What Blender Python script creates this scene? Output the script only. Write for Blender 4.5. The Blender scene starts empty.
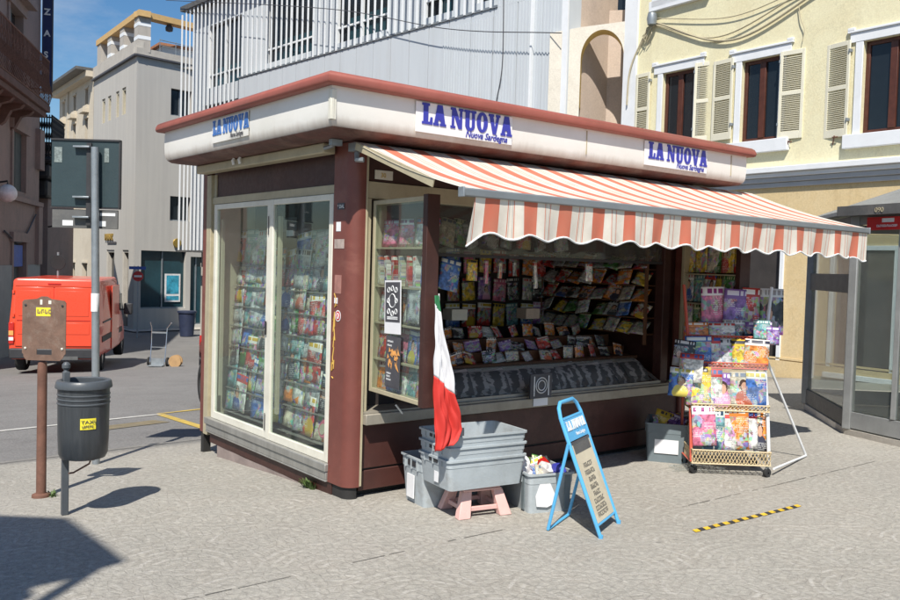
import bpy, bmesh, math, random
from mathutils import Vector, Matrix
random.seed(7)
R = math.radians
sc = bpy.context.scene
col = sc.collection

# ---------------------------------------------------------------- materials
def nt(name):
    m = bpy.data.materials.new(name); m.use_nodes = True
    n = m.node_tree; b = n.nodes['Principled BSDF']
    return m, n, b
def lk(n, a, b): n.links.new(a, b)
def math_node(n, op, a=None, b=None, c=None):
    x = n.nodes.new('ShaderNodeMath'); x.operation = op
    for i, v in enumerate((a, b, c)):
        if v is None: continue
        if isinstance(v, (int, float)): x.inputs[i].default_value = v
        else: lk(n, v, x.inputs[i])
    return x.outputs[0]
def mixc(n, f, a, b, blend='MIX'):
    x = n.nodes.new('ShaderNodeMix'); x.data_type = 'RGBA'; x.blend_type = blend
    for i, v in ((0, f), (6, a), (7, b)):
        if isinstance(v, (int, float)): x.inputs[i].default_value = v
        elif isinstance(v, tuple): x.inputs[i].default_value = (*v[:3], 1)
        else: lk(n, v, x.inputs[i])
    return x.outputs[2]
def noise(n, scale, detail=4, rough=.6, vec=None, dist=0):
    x = n.nodes.new('ShaderNodeTexNoise'); x.inputs['Scale'].default_value = scale
    x.inputs['Detail'].default_value = detail; x.inputs['Roughness'].default_value = rough
    x.inputs['Distortion'].default_value = dist
    if vec is not None: lk(n, vec, x.inputs['Vector'])
    return x
def ramp(n, v, p0, p1, c0=(0, 0, 0), c1=(1, 1, 1)):
    x = n.nodes.new('ShaderNodeValToRGB'); e = x.color_ramp.elements
    e[0].position = p0; e[1].position = p1; e[0].color = (*c0, 1); e[1].color = (*c1, 1)
    lk(n, v, x.inputs[0]); return x.outputs[0]
def pos(n):
    return n.nodes.new('ShaderNodeNewGeometry').outputs['Position']
def mapping(n, vec, sc3=(1, 1, 1), rot=(0, 0, 0), loc=(0, 0, 0)):
    x = n.nodes.new('ShaderNodeMapping'); lk(n, vec, x.inputs[0])
    x.inputs['Scale'].default_value = sc3; x.inputs['Rotation'].default_value = rot; x.inputs['Location'].default_value = loc
    return x.outputs[0]
def bump(n, b, h, s=.3, d=.01):
    x = n.nodes.new('ShaderNodeBump'); x.inputs['Strength'].default_value = s; x.inputs['Distance'].default_value = d
    lk(n, h, x.inputs['Height']); lk(n, x.outputs[0], b.inputs['Normal'])

def M(name, c, rough=.6, metal=0, var=.25, scale=6, bmp=.15, dirt=None, dirt_amt=.35, streak=False, coat=0):
    """worn painted / plain surface: colour drift, grime patches and fine relief"""
    m, n, b = nt(name)
    p = pos(n)
    if streak: p = mapping(n, p, (3.5, 3.5, .35))
    n1 = noise(n, scale, 5, .65, p)
    dark = tuple(x * (1 - var) for x in c); lite = tuple(min(1, x * (1 + var * .45)) for x in c)
    cc = mixc(n, ramp(n, n1.outputs[0], .3, .7), dark, lite)
    if dirt:
        n2 = noise(n, scale * .45, 8, .75, p, .4)
        cc = mixc(n, math_node(n, 'MULTIPLY', ramp(n, n2.outputs[0], .52, .72), dirt_amt), cc, dirt)
    lk(n, cc, b.inputs['Base Color'])
    n3 = noise(n, scale * 9, 3, .6)
    lk(n, p if streak else pos(n), n3.inputs['Vector'])
    lk(n, math_node(n, 'MULTIPLY_ADD', n3.outputs[0], .25, max(.03, rough - .12)), b.inputs['Roughness'])
    b.inputs['Metallic'].default_value = metal
    if coat: b.inputs['Coat Weight'].default_value = coat
    if bmp: bump(n, b, n3.outputs[0], bmp, .004)
    return m

def stained(name, c, stain, streak, scale=1.4, rough=.8, amt=.55):
    """rendered wall: large faded patches, vertical run-off streaks, fine grain, hairline cracks"""
    m, n, b = nt(name); p = pos(n)
    a1 = noise(n, scale, 8, .72, p, .6); a2 = noise(n, 1.0, 6, .7, mapping(n, p, (5, 5, .45))); a3 = noise(n, 30, 4, .7, p)
    cc = mixc(n, math_node(n, 'MULTIPLY', ramp(n, a1.outputs[0], .44, .64), amt), c, stain)
    cc = mixc(n, math_node(n, 'MULTIPLY', ramp(n, a2.outputs[0], .56, .78), amt * .9), cc, streak)
    cc = mixc(n, 1, cc, mixc(n, ramp(n, a3.outputs[0], .3, .7), (.88, .88, .88), (1.06, 1.06, 1.06)), 'MULTIPLY')
    v = n.nodes.new('ShaderNodeTexVoronoi'); v.feature = 'DISTANCE_TO_EDGE'; v.inputs['Scale'].default_value = .7
    ad = n.nodes.new('ShaderNodeVectorMath'); ad.operation = 'MULTIPLY_ADD'; a4 = noise(n, 3, 5, .7, p); lk(n, a4.outputs['Color'], ad.inputs[0]); ad.inputs[1].default_value = (.7, .7, .7); lk(n, p, ad.inputs[2]); lk(n, ad.outputs[0], v.inputs['Vector'])
    cc = mixc(n, math_node(n, 'MULTIPLY', ramp(n, v.outputs['Distance'], .0, .006, (1, 1, 1), (0, 0, 0)), .35), cc, tuple(x * .45 for x in c))
    lk(n, cc, b.inputs['Base Color']); b.inputs['Roughness'].default_value = rough; bump(n, b, a3.outputs[0], .35, .008)
    return m
def glass_mat(name, tint=(.75, .82, .8), refl=.35, dirt=.06):
    m = bpy.data.materials.new(name); m.use_nodes = True; n = m.node_tree
    n.nodes.clear()
    out = n.nodes.new('ShaderNodeOutputMaterial')
    tr = n.nodes.new('ShaderNodeBsdfTransparent'); tr.inputs[0].default_value = (*tint, 1)
    gl = n.nodes.new('ShaderNodeBsdfGlossy'); gl.inputs['Roughness'].default_value = .02
    df = n.nodes.new('ShaderNodeBsdfDiffuse'); df.inputs[0].default_value = (.6, .6, .56, 1)
    # mirror part grows towards grazing, equal on both sides of the pane
    ge = n.nodes.new('ShaderNodeNewGeometry'); vd = n.nodes.new('ShaderNodeVectorMath'); vd.operation = 'DOT_PRODUCT'
    lk(n, ge.outputs['Incoming'], vd.inputs[0]); lk(n, ge.outputs['Normal'], vd.inputs[1])
    om = math_node(n, 'SUBTRACT', 1, math_node(n, 'ABSOLUTE', vd.outputs['Value']))
    fr = math_node(n, 'MULTIPLY_ADD', math_node(n, 'POWER', om, 4), .8, refl)
    a = n.nodes.new('ShaderNodeMixShader'); lk(n, fr, a.inputs[0]); lk(n, tr.outputs[0], a.inputs[1]); lk(n, gl.outputs[0], a.inputs[2])
    z = n.nodes.new('ShaderNodeMixShader')
    nn = noise(n, 2.2, 6, .7, pos(n))
    lk(n, math_node(n, 'MULTIPLY', nn.outputs[0], dirt * 2), z.inputs[0])
    lk(n, a.outputs[0], z.inputs[1]); lk(n, df.outputs[0], z.inputs[2]); lk(n, z.outputs[0], out.inputs[0])
    return m

def pavement_mat():
    m, n, b = nt('pavement_stone')
    P = pos(n)
    pw = mapping(n, P, (1, 1, 0))
    wob = noise(n, 1.3, 2, .5, pw)
    add = n.nodes.new('ShaderNodeVectorMath'); add.operation = 'MULTIPLY_ADD'
    lk(n, wob.outputs['Color'], add.inputs[0]); add.inputs[1].default_value = (.10, .10, 0); lk(n, pw, add.inputs[2])
    # fans: overlapping scallops of concentric sett courses
    rw = noise(n, 9, 3, .6, pw)
    fp = mapping(n, add.outputs[0], (1 / .82, 1 / .82, 1), rot=(0, 0, R(33)))
    sv = n.nodes.new('ShaderNodeSeparateXYZ'); lk(n, fp, sv.inputs[0])
    def lattice(off):
        fu = math_node(n, 'SUBTRACT', math_node(n, 'FRACT', math_node(n, 'ADD', sv.outputs[0], off)), .5)
        fv = math_node(n, 'FRACT', math_node(n, 'ADD', sv.outputs[1], off))
        return math_node(n, 'SQRT', math_node(n, 'ADD', math_node(n, 'MULTIPLY', fu, fu), math_node(n, 'MULTIPLY', fv, fv)))
    dA, dB = lattice(0), lattice(.5)
    inA = math_node(n, 'LESS_THAN', dA, .5)
    dd = math_node(n, 'ADD', math_node(n, 'MULTIPLY', inA, dA), math_node(n, 'MULTIPLY', math_node(n, 'SUBTRACT', 1, inA), dB))
    ring = math_node(n, 'SINE', math_node(n, 'MULTIPLY_ADD', dd, 74, math_node(n, 'MULTIPLY', rw.outputs[0], 3.2)))
    ring = ramp(n, math_node(n, 'MULTIPLY_ADD', ring, .5, .5), .62, .98)
    ring = math_node(n, 'MULTIPLY', ring, ramp(n, rw.outputs[0], .38, .60))
    # small setts inside the rings
    v2 = n.nodes.new('ShaderNodeTexVoronoi'); v2.feature = 'DISTANCE_TO_EDGE'; v2.inputs['Scale'].default_value = 17
    lk(n, add.outputs[0], v2.inputs['Vector'])
    joint = ramp(n, v2.outputs['Distance'], .03, .10, (1, 1, 1), (0, 0, 0))
    n1 = noise(n, .55, 8, .7, pw); n2 = noise(n, 26, 4, .7, pw); n5 = noise(n, 3.1, 6, .7, pw)
    base = mixc(n, ramp(n, n1.outputs[0], .32, .68), (.29, .276, .243), (.385, .366, .326))
    base = mixc(n, math_node(n, 'MULTIPLY', ramp(n, n5.outputs[0], .45, .72), .35), base, (.36, .32, .27))
    grain = mixc(n, ramp(n, n2.outputs[0], .3, .7), (.70, .70, .70), (1.14, 1.14, 1.12))
    base = mixc(n, 1, base, grain, 'MULTIPLY')
    base = mixc(n, math_node(n, 'MULTIPLY', ring, math_node(n, 'MULTIPLY', ramp(n, n5.outputs[0], .36, .60), .62)), base, (.48, .46, .42))
    base = mixc(n, math_node(n, 'MULTIPLY', joint, math_node(n, 'MULTIPLY', n5.outputs[0], .34)), base, (.17, .155, .135))
    n6 = noise(n, 1.1, 9, .78, mapping(n, pw, (1, 1, 1), loc=(7, 3, 0)))
    base = mixc(n, math_node(n, 'MULTIPLY', ramp(n, n6.outputs[0], .50, .66), .4), base, (.275, .255, .225))
    n7 = noise(n, 150, 2, .6, pw)
    base = mixc(n, 1, base, mixc(n, ramp(n, n7.outputs[0], .35, .65), (.82, .82, .82), (1.12, 1.12, 1.12)), 'MULTIPLY')
    # gum spots and stains
    v3 = n.nodes.new('ShaderNodeTexVoronoi'); v3.inputs['Scale'].default_value = 2.6; lk(n, pw, v3.inputs['Vector'])
    spot = ramp(n, v3.outputs['Distance'], .035, .06, (1, 1, 1), (0, 0, 0))
    base = mixc(n, math_node(n, 'MULTIPLY', spot, .55), base, (.15, .14, .13))
    lk(n, base, b.inputs['Base Color']); b.inputs['Roughness'].default_value = .82
    hh = math_node(n, 'ADD', math_node(n, 'MULTIPLY', joint, -.6), math_node(n, 'ADD', math_node(n, 'MULTIPLY', n2.outputs[0], .8), math_node(n, 'MULTIPLY', ring, .4)))
    bump(n, b, hh, .55, .006)
    return m
def asphalt_mat():
    m, n, b = nt('asphalt'); P = pos(n)
    n1 = noise(n, .25, 7, .7, P); n2 = noise(n, 45, 3, .7, P); n3 = noise(n, 1.7, 6, .75, P)
    base = mixc(n, ramp(n, n1.outputs[0], .3, .7), (.155, .15, .145), (.215, .21, .20))
    base = mixc(n, math_node(n, 'MULTIPLY', ramp(n, n3.outputs[0], .5, .7), .4), base, (.105, .10, .095))
    base = mixc(n, 1, base, mixc(n, ramp(n, n2.outputs[0], .3, .7), (.65, .65, .65), (1.25, 1.25, 1.25)), 'MULTIPLY')
    v = n.nodes.new('ShaderNodeTexVoronoi'); v.feature = 'DISTANCE_TO_EDGE'; v.inputs['Scale'].default_value = .35
    lk(n, mapping(n, n3.outputs['Color'], (.5, .5, .5)), v.inputs['Vector'])
    lk(n, base, b.inputs['Base Color']); b.inputs['Roughness'].default_value = .85
    bump(n, b, n2.outputs[0], .6, .008)
    return m

COVERS = {}
def cover_mat(word, base, title, accent, busy=.85, scale=7.5):
    """a printed cover: picture patches, title band with letter-like blocks, lines of small type; varies per object"""
    m, n, b = nt('cover_' + word.replace(' ', '_').replace('-', '_'))
    tc = n.nodes.new('ShaderNodeTexCoord'); oi = n.nodes.new('ShaderNodeObjectInfo')
    sx = n.nodes.new('ShaderNodeSeparateXYZ'); lk(n, tc.outputs['Generated'], sx.inputs[0])
    x, z, rnd = sx.outputs[0], sx.outputs[2], oi.outputs['Random']
    cv = n.nodes.new('ShaderNodeCombineXYZ'); lk(n, x, cv.inputs[0]); lk(n, math_node(n, 'MULTIPLY', z, 1.4), cv.inputs[1]); lk(n, math_node(n, 'MULTIPLY', rnd, 61.7), cv.inputs[2])
    nz = noise(n, 4.5, 3, .6, cv.outputs[0])
    v = n.nodes.new('ShaderNodeTexVoronoi'); v.inputs['Scale'].default_value = scale; v.distance = 'CHEBYCHEV'; lk(n, cv.outputs[0], v.inputs['Vector'])
    hs = n.nodes.new('ShaderNodeHueSaturation'); lk(n, v.outputs['Color'], hs.inputs['Color']); hs.inputs['Saturation'].default_value = .75; hs.inputs['Value'].default_value = .6
    big = noise(n, 2.1, 2, .5, cv.outputs[0])
    shade = mixc(n, ramp(n, nz.outputs[0], .35, .65), tuple(c * .45 for c in base), tuple(min(1, c * 1.35 + .02) for c in base))
    pic = mixc(n, math_node(n, 'MULTIPLY', ramp(n, big.outputs[0], .50, .53), busy), shade, hs.outputs[0])
    # a figure: head and shoulders in skin tone with dark hair, placed differently on each cover
    fx = math_node(n, 'ADD', x, math_node(n, 'MULTIPLY_ADD', math_node(n, 'FRACT', math_node(n, 'MULTIPLY', rnd, 7.3)), .5, -.75))
    fz = math_node(n, 'ADD', z, math_node(n, 'MULTIPLY_ADD', math_node(n, 'FRACT', math_node(n, 'MULTIPLY', rnd, 13.7)), .2, -.62))
    wob = math_node(n, 'MULTIPLY_ADD', nz.outputs[0], .16, -.08)
    def ell(cx, cz, rx, rz):
        ex = math_node(n, 'DIVIDE', math_node(n, 'ADD', math_node(n, 'ADD', fx, wob), -cx), rx); ez = math_node(n, 'DIVIDE', math_node(n, 'ADD', fz, -cz), rz)
        return math_node(n, 'LESS_THAN', math_node(n, 'ADD', math_node(n, 'MULTIPLY', ex, ex), math_node(n, 'MULTIPLY', ez, ez)), 1)
    show = math_node(n, 'GREATER_THAN', math_node(n, 'FRACT', math_node(n, 'MULTIPLY', rnd, 29.1)), .68)
    pic = mixc(n, math_node(n, 'MULTIPLY', show, ell(0, -.38, .34, .26)), pic, accent)
    pic = mixc(n, math_node(n, 'MULTIPLY', show, ell(0, .03, .17, .17)), pic, (.07, .035, .02))
    pic = mixc(n, math_node(n, 'MULTIPLY', show, ell(.01, -.02, .11, .14)), pic, (.52, .30, .20))
    # small type
    ln = math_node(n, 'FRACT', math_node(n, 'MULTIPLY', z, 24))
    row = math_node(n, 'FLOOR', math_node(n, 'MULTIPLY', z, 24))
    ty = n.nodes.new('ShaderNodeTexWhiteNoise'); ty.noise_dimensions = '3D'
    c2 = n.nodes.new('ShaderNodeCombineXYZ'); lk(n, math_node(n, 'FLOOR', math_node(n, 'MULTIPLY', x, 34)), c2.inputs[0]); lk(n, row, c2.inputs[1]); lk(n, rnd, c2.inputs[2]); lk(n, c2.outputs[0], ty.inputs['Vector'])
    tmask = math_node(n, 'MULTIPLY', math_node(n, 'GREATER_THAN', ln, .5), math_node(n, 'GREATER_THAN', ty.outputs['Value'], .38))
    reg = n.nodes.new('ShaderNodeTexWhiteNoise'); c3 = n.nodes.new('ShaderNodeCombineXYZ'); lk(n, math_node(n, 'FLOOR', math_node(n, 'MULTIPLY', x, 2)), c3.inputs[0]); lk(n, math_node(n, 'FLOOR', math_node(n, 'MULTIPLY', z, 5)), c3.inputs[1]); lk(n, rnd, c3.inputs[2]); lk(n, c3.outputs[0], reg.inputs['Vector'])
    tmask = math_node(n, 'MULTIPLY', tmask, math_node(n, 'GREATER_THAN', reg.outputs['Value'], .6))
    pic = mixc(n, math_node(n, 'MULTIPLY', tmask, .6), pic, (.75, .75, .7))
    # title
    band = math_node(n, 'GREATER_THAN', z, math_node(n, 'MULTIPLY_ADD', rnd, .07, .76))
    lt = n.nodes.new('ShaderNodeTexWhiteNoise'); c4 = n.nodes.new('ShaderNodeCombineXYZ'); lk(n, math_node(n, 'FLOOR', math_node(n, 'MULTIPLY', x, 15)), c4.inputs[0]); lk(n, rnd, c4.inputs[1]); lk(n, c4.outputs[0], lt.inputs['Vector'])
    let = math_node(n, 'MULTIPLY', math_node(n, 'GREATER_THAN', lt.outputs['Value'], .33), math_node(n, 'MULTIPLY', math_node(n, 'GREATER_THAN', z, .86), math_node(n, 'LESS_THAN', z, .965)))
    flip = math_node(n, 'GREATER_THAN', math_node(n, 'FRACT', math_node(n, 'MULTIPLY', rnd, 41.3)), .42)
    tb = mixc(n, let, mixc(n, flip, title, tuple(c * .8 for c in base)), mixc(n, flip, accent, title))
    fin = mixc(n, band, pic, tb)
    lk(n, fin, b.inputs['Base Color']); b.inputs['Roughness'].default_value = .32
    COVERS[word] = m
    return m
for w, ba, ti, ac in [
    ('teal', (.14, .31, .32), (.55, .62, .55), (.02, .05, .09)), ('grey', (.42, .44, .44), (.6, .6, .56), (.05, .06, .07)),
    ('cream', (.55, .50, .38), (.12, .16, .22), (.5, .12, .06)), ('pink', (.62, .16, .26), (.75, .7, .68), (.25, .03, .16)),
    ('red', (.50, .04, .03), (.8, .75, .68), (.55, .35, .03)), ('yellow', (.72, .50, .05), (.05, .05, .06), (.5, .04, .03)),
    ('orange', (.68, .22, .03), (.8, .76, .68), (.04, .04, .06)), ('blue', (.05, .15, .45), (.72, .74, .7), (.6, .5, .1)),
    ('white', (.66, .65, .60), (.5, .05, .04), (.05, .1, .3)), ('green', (.10, .30, .08), (.7, .68, .4), (.04, .12, .03)),
    ('violet', (.24, .12, .38), (.7, .65, .72), (.6, .3, .45)), ('black', (.03, .03, .035), (.6, .6, .58), (.3, .28, .26))]:
    cover_mat(w, ba, ti, ac)
MUTED = ['teal', 'grey', 'grey', 'cream', 'blue', 'white', 'green', 'teal', 'grey', 'red']
BRIGHT = ['pink', 'yellow', 'orange', 'blue', 'white', 'violet', 'red', 'green']

MAT = {}
def mt(k, *a, **kw):
    MAT[k] = M(k, *a, **kw); return MAT[k]
mt('kiosk_red', (.165, .050, .038), .45, var=.22, scale=3, dirt=(.34, .16, .12), dirt_amt=.4, bmp=.1)
mt('kiosk_brown', (.048, .016, .012), .5, var=.3, scale=3, dirt=(.12, .06, .045))
mt('base_brown', (.068, .024, .019), .5, var=.25, scale=3, dirt=(.20, .09, .07), dirt_amt=.4)
mt('roof_red', (.29, .085, .062), .5, var=.15, scale=4, dirt=(.26, .10, .08), dirt_amt=.5)
mt('fascia_white', (.72, .70, .65), .35, var=.07, scale=2.5, dirt=(.42, .38, .30), dirt_amt=.35, streak=True)
mt('soffit_brown', (.13, .05, .04), .6, var=.5, scale=5, dirt=(.26, .18, .14), dirt_amt=.6)
mt('poster_white', (.76, .76, .77), .4, var=.05)
mt('blue_ink', (.045, .05, .36), .45, var=.12)
mt('cream_paint', (.68, .66, .57), .4, var=.1, dirt=(.4, .36, .26), dirt_amt=.3)
mt('beige_metal', (.42, .37, .25), .45, var=.15, dirt=(.22, .18, .12))
mt('aluminium', (.34, .335, .31), .42, metal=.45, var=.2, scale=5, dirt=(.22, .21, .18), dirt_amt=.5, streak=True)
mt('counter_metal', (.36, .33, .27), .45, metal=.3, var=.25, scale=4, dirt=(.16, .12, .08), dirt_amt=.6)
mt('plinth_stone', (.27, .215, .195), .85, var=.3, scale=5, dirt=(.14, .11, .095), bmp=.5)
mt('black_rubber', (.02, .019, .018), .7)
mt('grey_bar', (.23, .25, .26), .4, metal=.3, var=.12)
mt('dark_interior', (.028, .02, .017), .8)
mt('rack_cream', (.42, .38, .28), .6, var=.12)
mt('wood_ledge', (.17, .08, .04), .6, var=.3, streak=True)
mt('crate_grey', (.37, .41, .43), .5, var=.12, scale=7, dirt=(.22, .21, .19), dirt_amt=.65, bmp=.3)
mt('crate_dark', (.15, .185, .20), .5, var=.15, dirt=(.25, .25, .24))
mt('pink_plastic', (.68, .42, .38), .5, var=.1, dirt=(.45, .32, .28))
mt('board_blue', (.09, .38, .66), .4, var=.08, dirt=(.1, .25, .4))
mt('board_paper', (.56, .50, .37), .75, var=.15, scale=4, dirt=(.28, .22, .14))
mt('ink_dark', (.07, .07, .08), .6)
mt('headline_ink', (.15, .14, .12), .7)
mt('ink_white', (.75, .76, .76), .5)
mt('rust', (.16, .075, .05), .75, var=.35, scale=9, dirt=(.24, .12, .08), dirt_amt=.7, bmp=.4)
mt('rust_plate', (.17, .10, .07), .6, var=.3, scale=14, dirt=(.30, .25, .20), dirt_amt=.6, bmp=.3)
mt('galvanised', (.30, .33, .35), .4, metal=.5, var=.2, scale=8)
mt('bin_black', (.040, .045, .05), .35, var=.3, dirt=(.08, .085, .09), dirt_amt=.6, streak=True)
mt('bin_grey', (.075, .085, .095), .4, var=.2)
mt('sticker_yellow', (.80, .68, .04), .5, var=.08)
mt('panel_teal', (.022, .042, .048), .5, var=.15)
mt('panel_grey', (.10, .10, .098), .6, var=.25, dirt=(.24, .22, .19))
mt('van_red', (.70, .062, .022), .3, var=.04, coat=.5, bmp=0)
mt('car_dark', (.012, .012, .018), .2, var=.1, coat=.8, bmp=0)
mt('plastic_dark', (.03, .03, .033), .55)
mt('tyre', (.018, .018, .018), .85)
mt('lamp_red', (.5, .02, .015), .2)
mt('lamp_amber', (.75, .35, .1), .2)
mt('chrome', (.6, .6, .6), .2, metal=.9, var=.05)
mt('dark_glass', (.012, .016, .02), .08, var=.1, bmp=0)
mt('shop_glass', (.015, .05, .065), .1, var=.3, scale=1.2, bmp=0)
mt('facade_yellow', (.72, .67, .46), .8, var=.08, scale=1.5, dirt=(.52, .45, .26), dirt_amt=.35, bmp=.25)
mt('facade_ochre', (.60, .45, .22), .8, var=.12, scale=2.2, dirt=(.62, .45, .20), dirt_amt=.5, bmp=.3)
mt('trim_white', (.70, .72, .74), .65, var=.06, scale=3, dirt=(.55, .56, .56))
mt('shutter_cream', (.68, .65, .52), .5, var=.06, scale=4)
mt('shutter_slat', (.56, .53, .41), .55, var=.08)
mt('window_wood', (.085, .026, .015), .45, var=.3, scale=8)
mt('cladding', (.50, .535, .565), .5, var=.05, scale=1.2, dirt=(.42, .43, .43), dirt_amt=.45, streak=True)
mt('fin_white', (.74, .76, .77), .45, var=.05)
mt('beige_wall', (.52, .42, .34), .8, var=.1, scale=1.5, dirt=(.36, .30, .24))
mt('arch_ochre', (.70, .50, .17), .8, var=.12)
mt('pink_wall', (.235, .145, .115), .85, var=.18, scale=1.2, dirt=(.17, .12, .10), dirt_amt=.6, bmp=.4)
mt('lower_grey', (.30, .31, .30), .8, var=.12, scale=2)
mt('balcony_stone', (.13, .07, .055), .8, var=.35, scale=3)
mt('iron', (.015, .015, .017), .6)
mt('concrete_panel', (.40, .37, .33), .85, var=.12, scale=1.1, dirt=(.28, .26, .235), dirt_amt=.6, streak=True)
mt('concrete_band', (.42, .39, .34), .85, var=.1)
mt('pale_stone', (.56, .50, .40), .85, var=.18, scale=1.1, dirt=(.32, .27, .2))
mt('pergola_wood', (.55, .36, .15), .7, var=.1)
mt('terracotta', (.38, .17, .09), .8, var=.3, scale=6)
mt('booth_frame', (.30, .31, .31), .45, metal=.35, var=.15, dirt=(.14, .14, .14))
mt('sign_red', (.55, .02, .02), .45)
mt('dark_door', (.035, .03, .028), .7, var=.3, scale=3)
mt('line_white', (.55, .54, .50), .8, var=.3, scale=8, dirt=(.25, .24, .22), dirt_amt=.9)
mt('line_yellow', (.52, .37, .08), .8, var=.3, scale=8, dirt=(.2, .18, .14), dirt_amt=.9)
mt('tape_yellow', (.70, .45, .03), .6, dirt=(.4, .3, .15))
mt('tape_black', (.03, .03, .03), .6)
mt('leaf', (.07, .12, .025), .6, var=.4)
mt('flag_green', (.02, .16, .06), .7); mt('flag_white', (.62, .62, .64), .7, var=.04); mt('flag_red', (.52, .028, .02), .65, var=.08)
mt('plastic_bag', (.55, .57, .58), .15, var=.15)
mt('toy_pink', (.6, .13, .2), .5, var=.2); mt('toy_white', (.6, .58, .56), .5)
mt('gold', (.45, .30, .07), .4, metal=.6)
mt('blue_panel', (.03, .09, .4), .5)
mt('wood_reel', (.42, .26, .12), .7)
mt('cart_wire', (.58, .46, .27), .4, var=.15)
mt('cart_red', (.55, .10, .06), .5, var=.2)
mt('graffiti', (.62, .40, .08), .6)
mt('purple_film', (.12, .08, .12), .2, var=.4)
mt('globe', (.7, .7, .7), .3)
mt('news_print', (.22, .22, .21), .6)
MAT['facade_yellow'] = stained('facade_yellow_render', (.72, .67, .45), (.66, .585, .37), (.56, .50, .34))
MAT['facade_ochre'] = stained('facade_ochre_render', (.60, .46, .25), (.64, .52, .32), (.42, .30, .15), 2.2)
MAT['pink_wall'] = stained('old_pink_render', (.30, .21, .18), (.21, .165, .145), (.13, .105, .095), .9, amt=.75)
MAT['pale_stone'] = stained('pale_stone_wall', (.56, .50, .40), (.44, .38, .29), (.34, .29, .22), .8)
MAT['beige_wall'] = stained('beige_back_wall', (.52, .42, .34), (.42, .34, .28), (.34, .28, .24), 1.2)
MAT['arch_cream'] = stained('arch_cream_render', (.62, .58, .50), (.50, .46, .39), (.40, .37, .32), 1.6)
MAT['concrete_band'] = stained('concrete_weathered', (.46, .43, .38), (.36, .33, .29), (.27, .25, .22), 1.6)
def fascia_mat():
    m, n, b = nt('fascia_enamel'); p = pos(n); sp = n.nodes.new('ShaderNodeSeparateXYZ'); lk(n, p, sp.inputs[0])
    a1 = noise(n, 1.6, 6, .65, p); a2 = noise(n, 1.0, 5, .7, mapping(n, p, (9, 9, .6)))
    c = mixc(n, ramp(n, a1.outputs[0], .35, .7), (.76, .745, .70), (.68, .665, .61))
    # exhaust grime that has settled along the lower edge
    g = math_node(n, 'MULTIPLY', math_node(n, 'SUBTRACT', math_node(n, 'MULTIPLY_ADD', a2.outputs[0], .09, 2.535), sp.outputs[2]), 11)
    g.node.use_clamp = True
    c = mixc(n, math_node(n, 'MULTIPLY', g, .75), c, (.30, .22, .16)); c = mixc(n, math_node(n, 'MULTIPLY', ramp(n, a2.outputs[0], .60, .8), .25), c, (.5, .44, .34))
    lk(n, c, b.inputs['Base Color']); b.inputs['Roughness'].default_value = .35; return m
MAT['fascia_white'] = fascia_mat()
GLASS = glass_mat('window_glass', (.90, .95, .93), .035, .014)
GLASS2 = glass_mat('booth_glass', (.84, .88, .87), .06, .07)
FILM = glass_mat('clear_film', (.88, .90, .90), .06, .09)
GRIMY = glass_mat('grimy_pane', (.80, .82, .80), .03, .05)
PAVE = pavement_mat(); ASPH = asphalt_mat()

def awning_mat(name, fac_axis='X'):
    m, n, b = nt(name); p = pos(n); s = n.nodes.new('ShaderNodeSeparateXYZ'); lk(n, p, s.inputs[0])
    nw = noise(n, 1.2, 2, .5, p)
    xx = math_node(n, 'ADD', s.outputs[0], math_node(n, 'MULTIPLY', nw.outputs[0], .012))
    f = math_node(n, 'FRACT', math_node(n, 'MULTIPLY_ADD', xx, 1 / .30, -(.446 - .055) / .30 + 10))
    def band(a, bb): return math_node(n, 'MULTIPLY', math_node(n, 'GREATER_THAN', f, a), math_node(n, 'LESS_THAN', f, bb))
    red = math_node(n, 'ADD', band(0, .37), math_node(n, 'ADD', band(.585, .605), band(.735, .755)))
    gry = math_node(n, 'ADD', band(.62, .635), band(.705, .72))
    nn = noise(n, 3.5, 6, .7, p)
    wc = mixc(n, ramp(n, nn.outputs[0], .35, .7), (.70, .66, .58), (.56, .50, .42))
    rc = mixc(n, ramp(n, nn.outputs[0], .35, .7), (.56, .15, .09), (.50, .19, .12))
    c = mixc(n, red, wc, rc); c = mixc(n, math_node(n, 'MULTIPLY', gry, .5), c, (.2, .2, .2))
    lk(n, c, b.inputs['Base Color']); b.inputs['Roughness'].default_value = .85
    try:
        b.inputs['Transmission Weight'].default_value = 0
    except Exception: pass
    # cloth lets a little light through
    out = n.nodes['Material Output']; tl = n.nodes.new('ShaderNodeBsdfTranslucent'); lk(n, c, tl.inputs[0])
    mx = n.nodes.new('ShaderNodeMixShader'); mx.inputs[0].default_value = .07
    lk(n, b.outputs[0], mx.inputs[1]); lk(n, tl.outputs[0], mx.inputs[2]); lk(n, mx.outputs[0], out.inputs[0])
    wv = noise(n, 90, 2, .5, p); bump(n, b, wv.outputs[0], .15, .002)
    return m
AWN = awning_mat('awning_cloth')

def plank_concrete():
    m, n, b = nt('board_marked_concrete'); p = pos(n)
    q = mapping(n, p, (1, 1, .05)); n1 = noise(n, 4.5, 3, .5, q); n2 = noise(n, .5, 7, .7, p); n3 = noise(n, 14, 4, .6, p)
    c = mixc(n, ramp(n, n1.outputs[0], .4, .6), (.41, .395, .365), (.44, .425, .39))
    c = mixc(n, math_node(n, 'MULTIPLY', ramp(n, n2.outputs[0], .45, .7), .5), c, (.46, .44, .40))
    lk(n, c, b.inputs['Base Color']); b.inputs['Roughness'].default_value = .85; bump(n, b, n1.outputs[0], .3, .02)
    return m
BMC = plank_concrete()

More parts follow.
